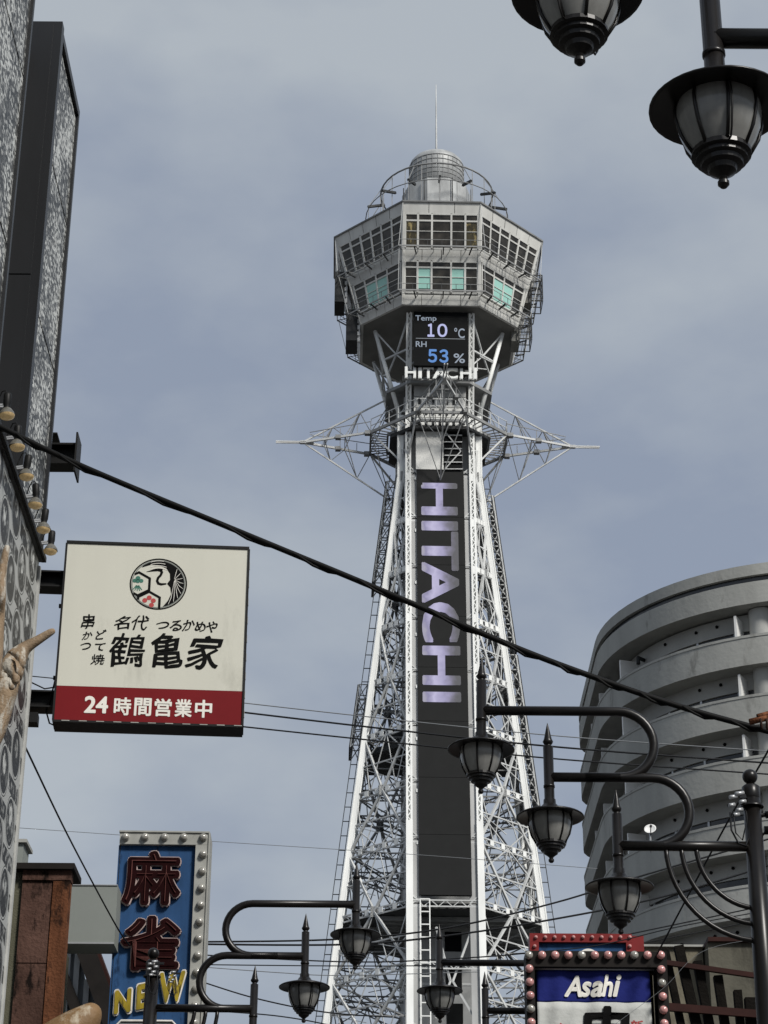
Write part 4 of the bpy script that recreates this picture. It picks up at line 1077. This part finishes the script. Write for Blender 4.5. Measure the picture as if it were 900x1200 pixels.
bk = MB(); annulus(bk, .95, 1.0, .002)
# wing: crescent down the right-hand side
outer = arc(.90, 128, -78, 30); inner = arc(.66, 120, -20, 20, -.03, .10)
inner = [(-.62,.62),(-.3,.74),(.0,.74),(.25,.62),(.38,.42),(.40,.18),(.30,.02),(.42,-.12),(.46,-.38),(.36,-.64),(.19,-.88)]
import bisect
no_ = len(outer); ni_ = len(inner)
for i in range(30):
    a, b = i/30, (i+1)/30
    def ip_(t):
        x = t*(ni_-1); j = min(int(x), ni_-2); f = x-j
        return (inner[j][0]*(1-f)+inner[j+1][0]*f, inner[j][1]*(1-f)+inner[j+1][1]*f)
    epoly(bk, [outer[i], outer[i+1], ip_(b), ip_(a)], .002)
# neck stroke, head and beak
neck = [(.04,.56),(.10,.46),(.06,.34),(-.02,.24),(-.05,.12),(.0,.02),(.10,-.01),(.28,.02)]
ribbon(bk, neck, [.10,.10,.09,.09,.09,.10,.09,.05], .0025)
ribbon(bk, [(.12,.54),(-.06,.56),(-.44,.46)], [.14,.12,.01], .0025)
hexa_pts = lambda cx, cy, r: [(cx+r*math.cos(R(90+60*i)), cy+r*math.sin(R(90+60*i))) for i in range(6)]
def hexband(cx, cy, r0, r1):
    a, b = hexa_pts(cx,cy,r0), hexa_pts(cx,cy,r1)
    for i in range(6):
        q = [a[i],b[i],b[(i+1)%6],a[(i+1)%6]]
        if all(math.hypot(*p) < .99 for p in q): epoly(bk, q, .0022)
        else:
            for t in range(8):   # clip to the roundel piece by piece
                s0, s1 = t/8, (t+1)/8
                l = lambda p, q_, f: (p[0]*(1-f)+q_[0]*f, p[1]*(1-f)+q_[1]*f)
                qq = [l(q[0],q[3],s0), l(q[1],q[2],s0), l(q[1],q[2],s1), l(q[0],q[3],s1)]
                if all(math.hypot(*p) < .97 for p in qq): epoly(bk, qq, .0022)
hexband(-.70, -.02, .40, .50); hexband(-.30, -.74, .38, .48)
bk.build('emblem_black', M['ink'], face)
gr = MB(); annulus(gr, .90, .935, .0021)
wt = MB()
for i in range(9):
    a = 52-i*13.5; 
    ribbon(wt, [(.52+.05*math.cos(R(a)),.18+.05*math.sin(R(a))), (.66*math.cos(R(a*.9-6))*.95+.12,.66*math.sin(R(a*.9-6))+.03), (.87*math.cos(R(a-8)),.87*math.sin(R(a-8)))], [.010,.018,.012], .003)
for i in range(4): ribbon(wt, arc(.60+.075*i, 118-2*i, 62+6*i, 8, 0, .02+.02*i), .018, .003)
wt.build('emblem_feathers', M['printwhite'], face, stuff=True); gr.build('emblem_ring', M['boxgrey'], face)
gn = MB()
for cx, cy, r in ((-.72,.20,.085),(-.83,.10,.075),(-.60,.10,.075),(-.72,.09,.08)): epoly(gn, arc(r,0,342,14,cx,cy), .0026)
for a in (-125,-108,-90,-72,-55): ribbon(gn, [(-.72+.05*math.cos(R(a)),-.04+.05*math.sin(R(a))),(-.72+.28*math.cos(R(a)),-.04+.26*math.sin(R(a)))], [.05,.025], .0026)
gn.build('emblem_pine', M['printgreen'], face)
rd = MB()
for i in range(5):
    a = 90+72*i; cx, cy = -.29+.155*math.cos(R(a)), -.70+.155*math.sin(R(a))
    if math.hypot(cx,cy) < .88: epoly(rd, arc(.088,0,342,14,cx,cy), .0026)
rd.build('emblem_plum', M['printred'], face)
# mounting beams, conduit and little lights along the lower edge
for py in (676, 817):
    z = at(64, py, YS1).z-SZ0; x0_ = -3.75-xb0
    m = MB(); hb = .085
    m.box(x0_, -.02, .04, .24, z-hb, z-hb+.016); m.box(x0_, -.02, .04, .24, z+hb-.016, z+hb); m.box(x0_, -.02, .13, .15, z-hb+.016, z+hb-.016); m.build('mounting_beam', M['frame'], sign)
m = MB(); m.box(-3.75-xb0, -.16, .05, .2, at(64,833,YS1).z-SZ0-.1, at(64,833,YS1).z-SZ0-.0); m.build('beam_cleat', M['frame'], sign)
m = MB(); m.tube([(-.02,.1,.5),(-.05,.1,.3),(-.09,.1,.12),(-.05,.1,.0),(.0,.1,-.02)], .008, 6); m.tube([(-.25,.08,.40),(-.12,.08,.34),(-.02,.08,.36)], .007, 6); m.tube([(-.3,.06,.46),(-.02,.06,.44)], .005, 6); m.build('conduit', M['frame'], sign)
m = MB()
for i in range(11):
    x = SW*(.04+i*.092); m.box(x, x+.075, -.017, -.0125, -.012, -.004)
for i in range(9):
    z = SHH*(.05+i*.105); m.box(SW+.0205, SW+.024, .02, .05, z, z+.07)
m.build('led_strip', M['bulbframe'], sign, stuff=True)
m = MB()
for (x,z) in ((-.03,.45),(-.03,1.2),(.05,SHH+.01),(.6,SHH+.01),(1.2,SHH+.01)): m.box(x-.02,x+.02,.1,.13,z,z+.035)
m.build_each('frame_lug', M['frame'], sign)

# ------------------------------------------------------------------ carved wooden statue pieces
def skin_obj(name, label, chains, mat, cat='statue'):
    """chains: list of [(point, radius), ...]; the first point of a later chain sits on an index of the first"""
    verts, edges, rad = [], [], []
    for ch in chains:
        start = ch[0]
        if isinstance(start, int): prev = start; rest = ch[1:]
        else:
            verts.append(start[0]); rad.append(start[1]); prev = len(verts)-1; rest = ch[1:]
        for (p, r) in rest:
            verts.append(p); rad.append(r); edges.append((prev, len(verts)-1)); prev = len(verts)-1
    me = bpy.data.meshes.new(name); me.from_pydata([tuple(v) for v in verts], edges, [])
    o = bpy.data.objects.new(name, me); COL.objects.link(o)
    mo = o.modifiers.new('skin', 'SKIN')
    for i, sv in enumerate(me.skin_vertices[0].data): sv.radius = (rad[i], rad[i]); sv.use_root = (i == 0)
    su = o.modifiers.new('sub', 'SUBSURF'); su.levels = 2; su.render_levels = 2
    dg = bpy.context.evaluated_depsgraph_get(); dg.update()
    m2 = bpy.data.meshes.new_from_object(o.evaluated_get(dg)); bpy.data.objects.remove(o)
    m2.name = name; m2.materials.clear(); m2.materials.append(mat)
    for p in m2.polygons: p.use_smooth = True
    return tag(put(name, m2), label, cat)
YH = 15.6
def hp(px, py, dy=0): return at(px, py, YH+dy)
chains = [
    [(hp(-40,900),.16),(hp(-12,855),.14),(hp(4,812),.115),(hp(14,783),.105),(hp(22,764),.085)],
    [4,(hp(30,758),.055),(hp(40,753),.042),(hp(51,746),.036),(hp(59,741),.032),(hp(65,738),.022)],
    [4,(hp(25,770,-.08),.04),(hp(26,779,-.10),.036),(hp(22,784,-.08),.03)],
    [3,(hp(21,780,-.10),.04),(hp(23,788,-.12),.036),(hp(19,794,-.09),.03)],
    [3,(hp(17,789,-.11),.038),(hp(20,797,-.12),.034),(hp(15,802,-.09),.03)],
    [2,(hp(13,798,-.10),.034),(hp(15,805,-.11),.03),(hp(11,808,-.08),.026)],
]
skin_obj('statue_hand', 'carved golden wooden hand with one finger pointing towards the cream sign', chains, M['wood'])
chains = [[(hp(-30,830,-.5),.15),(hp(-8,770,-.5),.085),(hp(-2,725,-.5),.05),(hp(1,690,-.5),.038),(hp(4,662,-.5),.034),(hp(7,646,-.5),.030),(hp(9,639,-.5),.02)],
          [2,(hp(1,700,-.65),.042),(hp(2,675,-.65),.036),(hp(4,660,-.65),.026)]]
skin_obj('statue_fingers', 'upright carved wooden fingers cut off by the left picture edge', chains, M['wood'])
YH2 = 15.0
chains = [[(at(-40,1330,YH2),.30),(at(30,1262,YH2),.25),(at(70,1222,YH2),.19),(at(92,1203,YH2),.15),(at(107,1189,YH2),.105),(at(114,1176,YH2),.045)]]
skin_obj('wooden_club_end', 'rounded end of a carved wooden piece below the rusty column', chains, M['wood2'])

# ------------------------------------------------------------------ rusty column, grey box, glazed front
YC_ = 24.0
rc = thing('rusty_building', 'narrow building front clad in flaking rusty brown steel panels', 'building', (0, YC_, 0))
def xz(px, py, Y=YC_): p = at(px, py, Y); return p.x, p.z
xo0, _ = xz(2, 1160); xo1, _ = xz(17, 1160)
xr0, xr1, xr2 = xo1, xz(58,1100)[0], xz(78,1100)[0]
ztp, zhd = xz(50, 1020)[1], xz(50, 1034)[1]
zj = xz(45, 1130)[1]
m = MB(); m.box(xo0-1.2, xo1, 0, 4, 0, ztp-.02); m.build('side_wall', M['olive'], rc)
m = MB(); m.box(xr0, xr1-.006, -.05, .1, zj+.006, zhd); m.build('rust_panel', M['rust'], rc)
m = MB(); m.box(xr0, xr1-.006, -.05, .1, 0, zj-.006); m.build('rust_panel', M['rust'], rc)
m = MB(); m.box(xr1+.006, xr2, -.07, .12, 0, zhd); m.build('rust_panel', M['rust2'], rc)
m = MB(); m.box(xr0, xr2+.01, -.08, .12, zhd+.006, ztp-.02); m.build('rust_header', M['rust'], rc)
m = MB(); m.box(xo0+.05, xr2+.05, -.14, .5, ztp-.02, ztp+.05); m.build('roof_cap', M['darkroof'], rc)
m = MB(); m.box(xo1+.002, xr2-.3, .125, .9, 0, ztp-.03); m.build('core_wall', M['render'], rc)
p = at(26, 1010, 30.0)
vb = thing('vent_housing', 'small white rooftop box behind the rusty building', 'box', p)
m = MB(); m.box(-.9,.0,0,.5,-2.5,.28); m.build('housing', M['boxgrey'], vb); m = MB(); m.box(-.95,.05,-.05,.55,.28,.33); m.build('lid', M['bulbframe'], vb)
YM = 27.0
bx = thing('sign_support_box', 'plain grey sheet metal box joining the rusty building to the mahjong sign', 'box', (0,0,0))
p0, p1 = at(74, 1106, 26.6), at(138, 1038, 26.6)
m = MB(); m.box(p0.x-.25, p1.x, 26.6, 27.1, p0.z+.0, p1.z); m.build('housing', M['boxgrey'], bx)
m = MB(); m.box(p0.x-.25, p1.x, 26.585, 27.115, p1.z, p1.z+.012); m.box(p0.x-.25, p1.x, 26.585, 26.6, p0.z-.0, p0.z+.02); m.build_each('edge_trim', M['alu'], bx)
# glazed front with sloping eave behind
gl = thing('glazed_house', 'house front with tall pale window panes under a steep dark eave', 'house', (0, 31.0, 0))
def gz(px, py, Y=31.0): p = at(px, py, Y); return p.x, p.z
e0, e1 = gz(108, 1100), gz(132, 1165)
dx = (e1[0]-e0[0]); dz = (e1[1]-e0[1])
s0 = (e0[0]-dx*0.9, e0[1]-dz*0.9); s1 = (e1[0]+dx*1.5, e1[1]+dz*1.5)
m = MB(); m.prism([(s0[0],-.35,s0[1]),(s1[0],-.35,s1[1]),(s1[0]-.1,-.35,s1[1]-.45),(s0[0]-.1,-.35,s0[1]-.45)], (0,.8,0)); m.build('eave', M['darkroof'], gl)
m = MB(); m.prism([(s0[0]+.02,-.3,s0[1]+.06),(s1[0]+.02,-.3,s1[1]+.06),(s1[0],-.3,s1[1]),(s0[0],-.3,s0[1])], (0,.75,0)); m.build('roof_edge', M['redbrown'], gl)
xs_ = [gz(x, 1170)[0] for x in (58, 77, 88, 101, 116, 128)]
for i in range(5):
    za = s0[1]-.45+(xs_[i]-s0[0]+.1)/(s1[0]-s0[0])*(s1[1]-s0[1])
    zb_ = s0[1]-.45+(xs_[i+1]-s0[0]+.1)/(s1[0]-s0[0])*(s1[1]-s0[1])
    m = MB(); m.prism([(xs_[i]+.03,0,0),(xs_[i+1]-.03,0,0),(xs_[i+1]-.03,0,zb_),(xs_[i]+.03,0,za)], (0,.04,0)); m.build('pane', M['window'], gl)
    m = MB(); m.prism([(xs_[i+1]-.04,-.06,0),(xs_[i+1]+.04,-.06,0),(xs_[i+1]+.04,-.06,zb_),(xs_[i+1]-.04,-.06,zb_)], (0,.14,0)); m.build('mullion', M['alu'], gl)
m = MB(); q0, q1 = gz(72,1150), gz(86,1185); m.bar((q0[0]-.3,-.1,q0[1]+.75),(q1[0]+.2,-.1,q1[1]-.3),.12,.16); m.build('stair_rail', M['darkroof'], gl)
m = MB(); m.box(xs_[0]-1, xs_[-1], .05, 6, 0, 6.0); m.build('core_wall', M['render'], gl)

# ------------------------------------------------------------------ mahjong sign
pm0, pm1 = at(141, 976, YM), at(245, 976, YM)
MZ1 = pm0.z; MW = pm1.x-pm0.x; MX0 = pm0.x
mz0 = at(130, 1230, YM).z; MH = MZ1-mz0
ms = thing('mahjong_sign', 'tall blue sign with red kanji and yellow NEW, edged with round bulbs', 'sign', (MX0, YM, mz0), R(1))
k_ = 1.0/ (at(200,1000,YM)-at(199,1000,YM)).x    # pixels per metre
def mv(px, py):   # photograph pixel -> sign plane
    q = at(px, py, YM); return (q.x-MX0, q.z-mz0)
fx = mv(229, 1000)[0]-.0; ft = mv(200, 990)[1]
m = MB(); m.box(0, MW, .06, .42, 0, MH-.0); m.build('box_body', M['bulbframe'], ms)
m = MB(); m.box(.012, fx, .04, .06, 0, ft); mf = m.build('blue_face', M['mblue'], ms)
m = MB(); m.box(-.01, MW+.01, -.05, .43, MH, MH+.02); m.box(0, MW, -.03, .06, ft, MH); m.box(fx, MW, -.03, .06, 0, ft-.002)
m.box(MW, MW+.02, -.05, .43, 0, MH); m.build('bulb_frame', M['bulbframe'], ms)
m = MB(); m.box(-.012, .0, .03, .42, 0, ft); m.build('side_panel', M['mblue'], ms)
bm = MB(); bm.lathe([(.034,0),(.046,.01),(.048,.03),(.043,.05),(.03,.062),(0,.068)], 14); bme = bm.mesh('bulb'); bme.materials.append(M['bulb'])
cup = MB(); cup.lathe([(.056,0),(.056,.012),(.046,.014)], 14); cme = cup.mesh('bulb_cup'); cme.materials.append(M['bulbframe'])
spots = [(147.5+i*22.7, 982) for i in range(5)] + [(238.2-i*1.05, 1001.8+i*19.7) for i in range(11)]
for (px, py) in spots:
    x, z = mv(px, py); x = max(.05, min(MW-.05, x))
    o = put('bulb', bme, None, ms, (x, -.031, z)); o.rotation_euler = (R(90),0,0)
    c = put('bulb_cup', cme, None, o)
def mt(s, x0, y0, x1, y1, mat, bold, d0, th, skew=0, shear=0):
    a, b = mv(x0, y1), mv(x1, y0)
    def fn(u, v, d): return Vector((u, .04-d0-d, v))
    return lettering('letter', s, (a[0], a[1], b[0], b[1]), fn, M[mat], mf, bold, shear, th, skew)
for s, r_ in (('麻', (141,997,215,1062)), ('雀', (138,1073,214,1139))):
    mt(s, *r_, 'redtrim', .056, .0, .07)
    g_ = 1.1
    mt(s, r_[0]+g_, r_[1]+g_, r_[2]-g_, r_[3]-g_, 'neonred', .040, .071, .012)
    mt(s, r_[0]+6, r_[1]+5, r_[2]-6, r_[3]-5, 'neontube', -.030, .090, .012)
for ch, x0, x1, yb, yt in (('N',132,156,1191,1160),('E',158,176,1186,1153),('W',184,219,1178,1139)):
    sk = .06
    mt(ch, x0, yt, x1, yb, 'trim', .07, 0, .06, sk*.6); mt(ch, x0+1.6, yt+1.8, x1-1.6, yb-1.8, 'neonyel', .045, .061, .012, sk*.6)
a, b = mv(134, 1230), mv(207, 1196)
m = MB(); pts = [(a[0],a[1]),(a[0],b[1]-.06),(a[0]+.06,b[1]),(b[0]-.06,b[1]),(b[0],b[1]-.06),(b[0],a[1])]
m.tube([(x,.02,z) for x,z in pts], .016, 8); pnl = m.build('lower_outline', M['trim'], mf)
m = MB(); m.box(a[0]+.02,b[0]-.02,.03,.036,a[1],b[1]-.02); m.build('lower_panel', M['greysteel'], mf)

# ------------------------------------------------------------------ right: beer banner sign, red sign, fence, walls
YA = 22.0
def av(px, py, Y=YA): q = at(px, py, Y); return q.x, q.z
ax0, az1 = av(616, 1114); ax1 = av(781, 1116)[0]; az0 = av(620, 1300)[1]
bs = thing('beer_banner_sign', 'dark bulb-edged frame holding a blue and white beer banner', 'sign', (0, YA, 0))
fl, ft_ = av(627,1160)[0], av(700,1133)[1]; fr_ = av(771,1160)[0]
m = MB(); m.box(ax0, ax1, 0, .35, ft_, az1); m.box(ax0, fl, 0, .35, az0, ft_-.002); m.box(fr_, ax1, 0, .35, az0, ft_-.002); m.build('frame', M['darkroof'], bs)
m = MB(); m.box(fl+.01, fr_-.01, .30, .34, az0, ft_-.01); m.build('back_board', M['post'], bs)
m = MB(); m.box(ax0+.2, ax0+.32, .1, .3, 0, az0); m.box(ax1-.32, ax1-.2, .1, .3, 0, az0); m.build_each('support_post', M['darkroof'], bs)
bp = MB(); bp.lathe([(.035,0),(.043,.012),(.044,.03),(.036,.052),(.02,.062),(0,.065)], 14)
bpm = {}
for mt_ in ('bulbpink','bulb'):
    me = bp.mesh('bulb'); me.materials.append(M[mt_]); bpm[mt_] = me
dull = {(0,0),(0,4),(0,8),(1,3),(2,1)}
rows = [[(619.5+i*15.45, 1120) for i in range(11)], [(620+i*.6, 1135.7+i*15.7) for i in range(5)], [(774.5+i*.9, 1136.8+i*15.8) for i in range(5)]]
for ri, row in enumerate(rows):
    for ci, (px, py) in enumerate(row):
        x, z = av(px, py); o = put('bulb', bpm['bulb' if (ri,ci) in dull else 'bulbpink'], None, bs, (x, -.002, z)); o.rotation_euler = (R(90),0,0)
# banner: gently waved cloth, blue top and white body
bx0, bx1 = av(630,1160)[0], av(763.5,1160)[0]; bzt, bzm, bzb = av(700,1135)[1], av(700,1172)[1], az0
def wave(x, z): return .10 + .012*math.sin((x-bx0)*14+z*3) + .008*math.sin((x-bx0)*31-z*5)
ban = None
for nm, zt, zb, mtn in (('blue_cloth', bzt, bzm, 'banblue'), ('white_cloth', bzm, bzb, 'banwhite')):
    m = MB(); nx, nz_ = 40, 14
    for j in range(nz_+1):
        for i in range(nx+1):
            x = bx0+(bx1-bx0)*i/nx; z = zb+(zt-zb)*j/nz_
            m.v.append((x, wave(x,z), z))
    for j in range(nz_):
        for i in range(nx):
            a = j*(nx+1)+i; m.f.append((a,a+1,a+nx+2,a+nx+1)); m.sm.append(True)
    o = m.build(nm, M[mtn], bs)
    so = o.modifiers.new('thickness','SOLIDIFY'); so.thickness = .003; so.offset = 1
    if nm == 'white_cloth': white_b = o
    else: blue_b = o
m = MB(); m.tube([(bx0-.05,.09,bzt+.015),(bx1+.05,.09,bzt+.015)], .012, 8); m.build('banner_rod', M['alu'], bs)
def bt(s, x0, y0, x1, y1, mat, bold, par, shear=0, skew=0):
    a, b = av(x0, y1), av(x1, y0)
    def fn(u, v, d): return Vector((u, wave(u,v)-.02-d, v))
    return lettering('lettering', s, (a[0],a[1],b[0],b[1]), fn, M[mat], par, bold, shear, .002, skew)
for ch, x0, x1, y0, y1, sh_ in (('A',662,682,1141,1166,.3),('s',681,694,1148,1166,.3),('a',693,707,1148,1166.5,.3),('h',706,719,1140,1166,.3),('i',719,729,1140,1166,.3)):
    bt(ch, x0, y0, x1, y1, 'printwhite', .032, blue_b, sh_)
bt('串', 681, 1177, 740, 1240, 'ink', .03, white_b, .08)
bt('新', 740, 1193.5, 755, 1208, 'printred', .02, white_b, .05)
bt('名', 652, 1197, 664, 1211, 'printred', .02, white_b, .05)
# red sign behind it
YRd = 27.5
def rv(px, py): return av(px, py, YRd)
rs = thing('red_framed_sign', 'red framed blue sign with white lettering top behind the beer banner', 'sign', (0, YRd, 0))
rx0, rx1, rx2, rz1, rz0 = rv(621,1110)[0], rv(741,1110)[0], rv(755,1110)[0], rv(680,1094)[1], rv(680,1290)[1]
il, ir, it_ = rv(631.5,1110)[0], rv(734,1110)[0], rv(680,1104)[1]
m = MB(); m.box(rx0, rx1, 0, .3, it_, rz1); m.box(rx0, il, 0, .3, rz0, it_-.002); m.box(ir, rx1, 0, .3, rz0, it_-.002); m.build('frame', M['redframe'], rs)
m = MB(); m.box(rx1+.002, rx2, .02, .28, rz0, rz1-.02); m.build('side_fin', M['redframe'], rs)
m = MB(); m.box(il+.002, ir-.002, .06, .1, rz0, it_-.004); m.build('blue_face', M['mblue'], rs)
m = MB(); m.box(rx0+.3, rx0+.45, .1, .25, 0, rz0); m.box(rx1-.45, rx1-.3, .1, .25, 0, rz0); m.build_each('support_post', M['redframe'], rs)
sb = MB(); sb.lathe([(.022,0),(.026,.01),(.02,.028),(0,.034)], 10); sme = sb.mesh('bulb'); sme.materials.append(M['bulbpink'])
for (px,py) in [(628+i*11.0,1098.5) for i in range(11)]+[(626.5,1109+i*11) for i in range(3)]+[(738,1109+i*11) for i in range(2)]:
    x,z = rv(px,py); o = put('bulb', sme, None, rs, (x,-.002,z)); o.rotation_euler = (R(90),0,0)
m = MB(); c = rv(690, 1117); r0, r1 = .06, .125
pts = []
for i in range(13):
    a = R(180-i*15); pts.append((c[0]+r1*1.05*math.cos(a), .055, c[1]-.05+r1*math.sin(a)))
for i in range(13):
    a = R(i*15); pts.append((c[0]+r0*math.cos(a), .055, c[1]-.05+r0*.7*math.sin(a)))
m.poly(pts, [(i,i+1,24-i,25-i) for i in range(12)])
m.poly([(c[0]+.05,.054,c[1]-.0),(c[0]+.28,.054,c[1]-.04),(c[0]+.30,.054,c[1]-.08),(c[0]+.05,.054,c[1]-.07)], [(0,3,2,1)])
m.build('lettering', M['printwhite'], rs)
# walls and leaning posts at bottom right
YWl = 30.0
w1 = thing('beige_wall', 'patchy beige building wall behind the leaning dark posts', 'wall', (0, YWl, 0))
a0, a1 = av(733,1110,YWl), av(823,1108,YWl)
m = MB(); m.box(a0[0]-.8, a1[0], 0, 5, 0, a0[1]); m.build('wall', M['oldwall'], w1)
m = MB(); m.box(a0[0]-.85, a1[0]+.02, -.06, 5.0, a0[1], a0[1]+.03); m.build('coping', M['bulbframe'], w1)
w2 = thing('grey_wall', 'patchy grey building wall with pale coping in the lower right corner', 'wall', (0, YWl, 0))
b0, b1 = av(823.5,1110,YWl), av(960,1108,YWl)
m = MB(); m.box(a1[0]+.025, b1[0]+1, -.35, 5, 0, b0[1]-.02); m.build('wall', M['oldwall2'], w2)
m = MB(); m.box(a1[0]+.022, b1[0]+1, -.42, 5, b0[1]-.02, b0[1]+.04); m.build('coping', M['redbrown'], w2)
YFn = 24.0
fn_ = thing('post_screen', 'row of leaning charred wooden posts held by red-brown rails', 'fence', (0, YFn, 0))
for (xt,yt,xb,yb,ww) in ((779,1112,799,1205,8),(795,1109,817,1205,11),(817,1127,832,1205,10),(841,1144,850,1205,10),(864,1161,868,1205,9),(771,1118,783,1205,7)):
    p, q = at(xt,yt,YFn), at(xb,yb,YFn); d = (p-q); q2 = q-d*1.6
    m = MB(); wv = ww/2500*24.2
    m.bar((q2.x,0,q2.z),(p.x,0,p.z),wv,.11,(0,1,0)); m.build('post', M['post'], fn_)
for (xa,ya,xb,yb,h) in ((777,1131,900,1150,.055),(780,1183,900,1190,.085)):
    p, q = at(xa,ya,YFn), at(xb,yb,YFn); m = MB(); m.bar((p.x,-.12,p.z),(q.x+.5,-.12,q.z-.06),.06,h,(0,0,1)); m.build('rail', M['redbrown'], fn_)
pgl = at(868, 1180, YFn); m = MB(); m.box(pgl.x+.05, pgl.x+.17, -.05, .07, 0, pgl.z+.1); m.build('end_post', M['post'], fn_)

# ------------------------------------------------------------------ wires
def wire(label, pts, Y, r, mat='wire', name='power_cable', sub=8, n=6):
    q = [at(p[0], p[1], (p[2] if len(p) > 2 else Y)) for p in pts]
    out = []
    for i in range(len(q)-1):       # Catmull-Rom through the points
        p0, p1, p2, p3 = q[max(i-1,0)], q[i], q[i+1], q[min(i+2,len(q)-1)]
        for j in range(sub):
            t = j/sub; out.append(.5*((2*p1)+(p2-p0)*t+(2*p0-5*p1+4*p2-p3)*t*t+(3*p1-p0-3*p2+p3)*t**3))
    out.append(q[-1])
    m = MB(); m.tube(out, r, n); o = m.build(name, M[mat]); return tag(o, label, 'cable'), out
o, path_ = wire('thick black cable sagging across the whole view over the tower', [(-60,470),(0,500),(100,548),(290,627),(440,689),(600,757),(700,795),(800,829),(900,857),(960,876)], 14.0, .021, 'cable', n=10)
m = MB(); tw = []
for i, p in enumerate(path_): tw.append(p+Vector((0,.02*math.cos(i*1.5),.02*math.sin(i*1.5)-.012)))
m.tube(tw, .010, 8); m.build('wrapped_strand', M['cable'], o)
W_ = [
 ('thin grey wire running right from behind the cream sign', [(270,822),(450,842),(660,863),(940,883)], 34, .009, 'greywire'),
 ('upper of two dark cables running right from behind the cream sign', [(270,833),(450,854),(660,876),(940,897)], 28, .013, 'wire'),
 ('lower of two dark cables running right from behind the cream sign', [(270,850),(450,869),(660,890),(940,910)], 28, .011, 'wire'),
 ('hair-thin wire crossing below the cream sign towards the tower', [(20,970),(250,986),(480,1001),(700,1018)], 42, .006, 'greywire'),
 ('upper dark cable rising right across the tower foot', [(200,1104),(390,1101),(520,1088),(650,1058),(760,1024),(940,972)], 31, .014, 'wire'),
 ('second dark cable rising right across the tower foot', [(200,1106),(400,1107),(520,1097),(650,1077),(780,1050),(940,1002)], 31, .015, 'wire'),
 ('third dark wire rising right above the red framed sign', [(200,1117),(400,1127),(520,1124),(640,1114),(760,1090),(940,1052)], 33, .011, 'wire'),
 ('fourth wire running level across the tower foot', [(200,1130),(400,1132),(520,1131),(640,1125),(780,1100),(940,1068)], 33, .009, 'wire'),
 ('thin wire behind the left street lamp lanterns', [(235,1133),(330,1140),(400,1143),(560,1139)], 34, .007, 'greywire'),
 ('wire dipping right from the mahjong sign bulbs', [(235,1150),(300,1170),(380,1186),(460,1192)], 29, .010, 'wire'),
 ('lowest wire dipping right from the mahjong sign', [(240,1184),(320,1190),(380,1200),(420,1212)], 29, .009, 'wire'),
 ('slanting wire from the printed wall to the mahjong sign', [(-10,795,18.0),(28,872,19.5),(80,980,23),(135,1083,26.0),(152,1108,26.8)], 18, .011, 'wire'),
 ('steep wire slanting from the right edge to the beer banner sign', [(925,835,17.5),(900,880,18),(850,968,19.5),(770,1118,21.9)], 18, .010, 'wire'),
 ('pale thin wire crossing over the leaning posts', [(700,1215,21.0),(775,1160,21.0),(830,1112,21.0),(940,1095,21.0)], 21, .002, 'greywire'),
 ('wire crossing the red framed sign to the right', [(600,1118),(700,1108),(800,1085),(940,1060)], 26, .007, 'wire'),
]
for lab, pts, Y, r, mt_ in W_: wire(lab, pts, Y, r, mt_)
# hardware
p = at(888, 848, 13.9)
ins = thing('cable_clamp', 'rusty brown cable clamp on the thick cable at the right edge', 'clamp', p)
m = MB(); m.tube([(-.055,0,.012),(.09,0,.05)], .022, 10); m.tube([(.0,0,.05),(.09,0,.075)], .02, 10); m.build('clamp_body', M['rust2'], ins)
m = MB(); m.tube([(.02,-.02,.03),(.02,-.02,-.05)], .009, 8); m.tube([(.06,-.02,.03),(.06,-.02,-.05)], .009, 8); m.build_each('bolt', M['rust'], ins)
def hardware(px, py, Y, label, sc=1.0):
    p = at(px, py, Y)
    h = thing('wire_bracket', label, 'bracket', p)
    m = MB()
    for (dx_,dz_,l) in ((0,.05,.07),(-.05,.02,.06),(.03,-.02,.05),(-.06,-.05,.05),(0,-.09,.05),(-.03,-.13,.05)):
        m.tube([(dx_*sc,-.02,dz_*sc),((dx_+l)*sc,.0,(dz_+.015)*sc)], .017*sc, 8)
    m.build_each('insulator', M['alu'], h)
    m = MB(); m.tube([(-.05*sc,0,-.1*sc),(-.05*sc,0,-.25*sc),(0,0,-.36*sc),(.06*sc,0,-.38*sc),(.09*sc,0,-.3*sc),(.08*sc,0,-.1*sc),(.03*sc,0,0)], .008*sc, 6)
    m.tube([(-.03*sc,-.02,-.1*sc),(-.02*sc,-.02,-.28*sc),(.03*sc,-.02,-.34*sc),(.07*sc,-.02,-.2*sc)], .006*sc, 6)
    m.box(.04*sc,.16*sc,-.01,.01,.02*sc,.05*sc); m.build('loop_wire', M['wire'], h)
hardware(862, 938, 16.6, 'pale insulators and looped wire strapped to the right street lamp pole')
hardware(178, 1132, 22.75, 'pale insulators strapped to the lamp pole before the mahjong sign', .8)
hardware(201, 1143, 22.9, 'pale insulator cluster hanging beside the letter W', .6)
p = at(897, 955, 16.7); bz = thing('switch_box', 'black fittings on the right side of the lamp pole', 'fitting', p)
m = MB(); m.tube([(-.10,0,0),(.0,0,0)], .018, 8); m.tube([(-.0,0,0),(.08,0,.01)], .03, 10); m.tube([(-.02,0,-.13),(.08,0,-.13)], .035, 10); m.tube([(-.06,0,-.2),(.0,0,-.13),(.06,0,-.05)], .01, 6); m.build_each('fitting', M['frame'], bz)
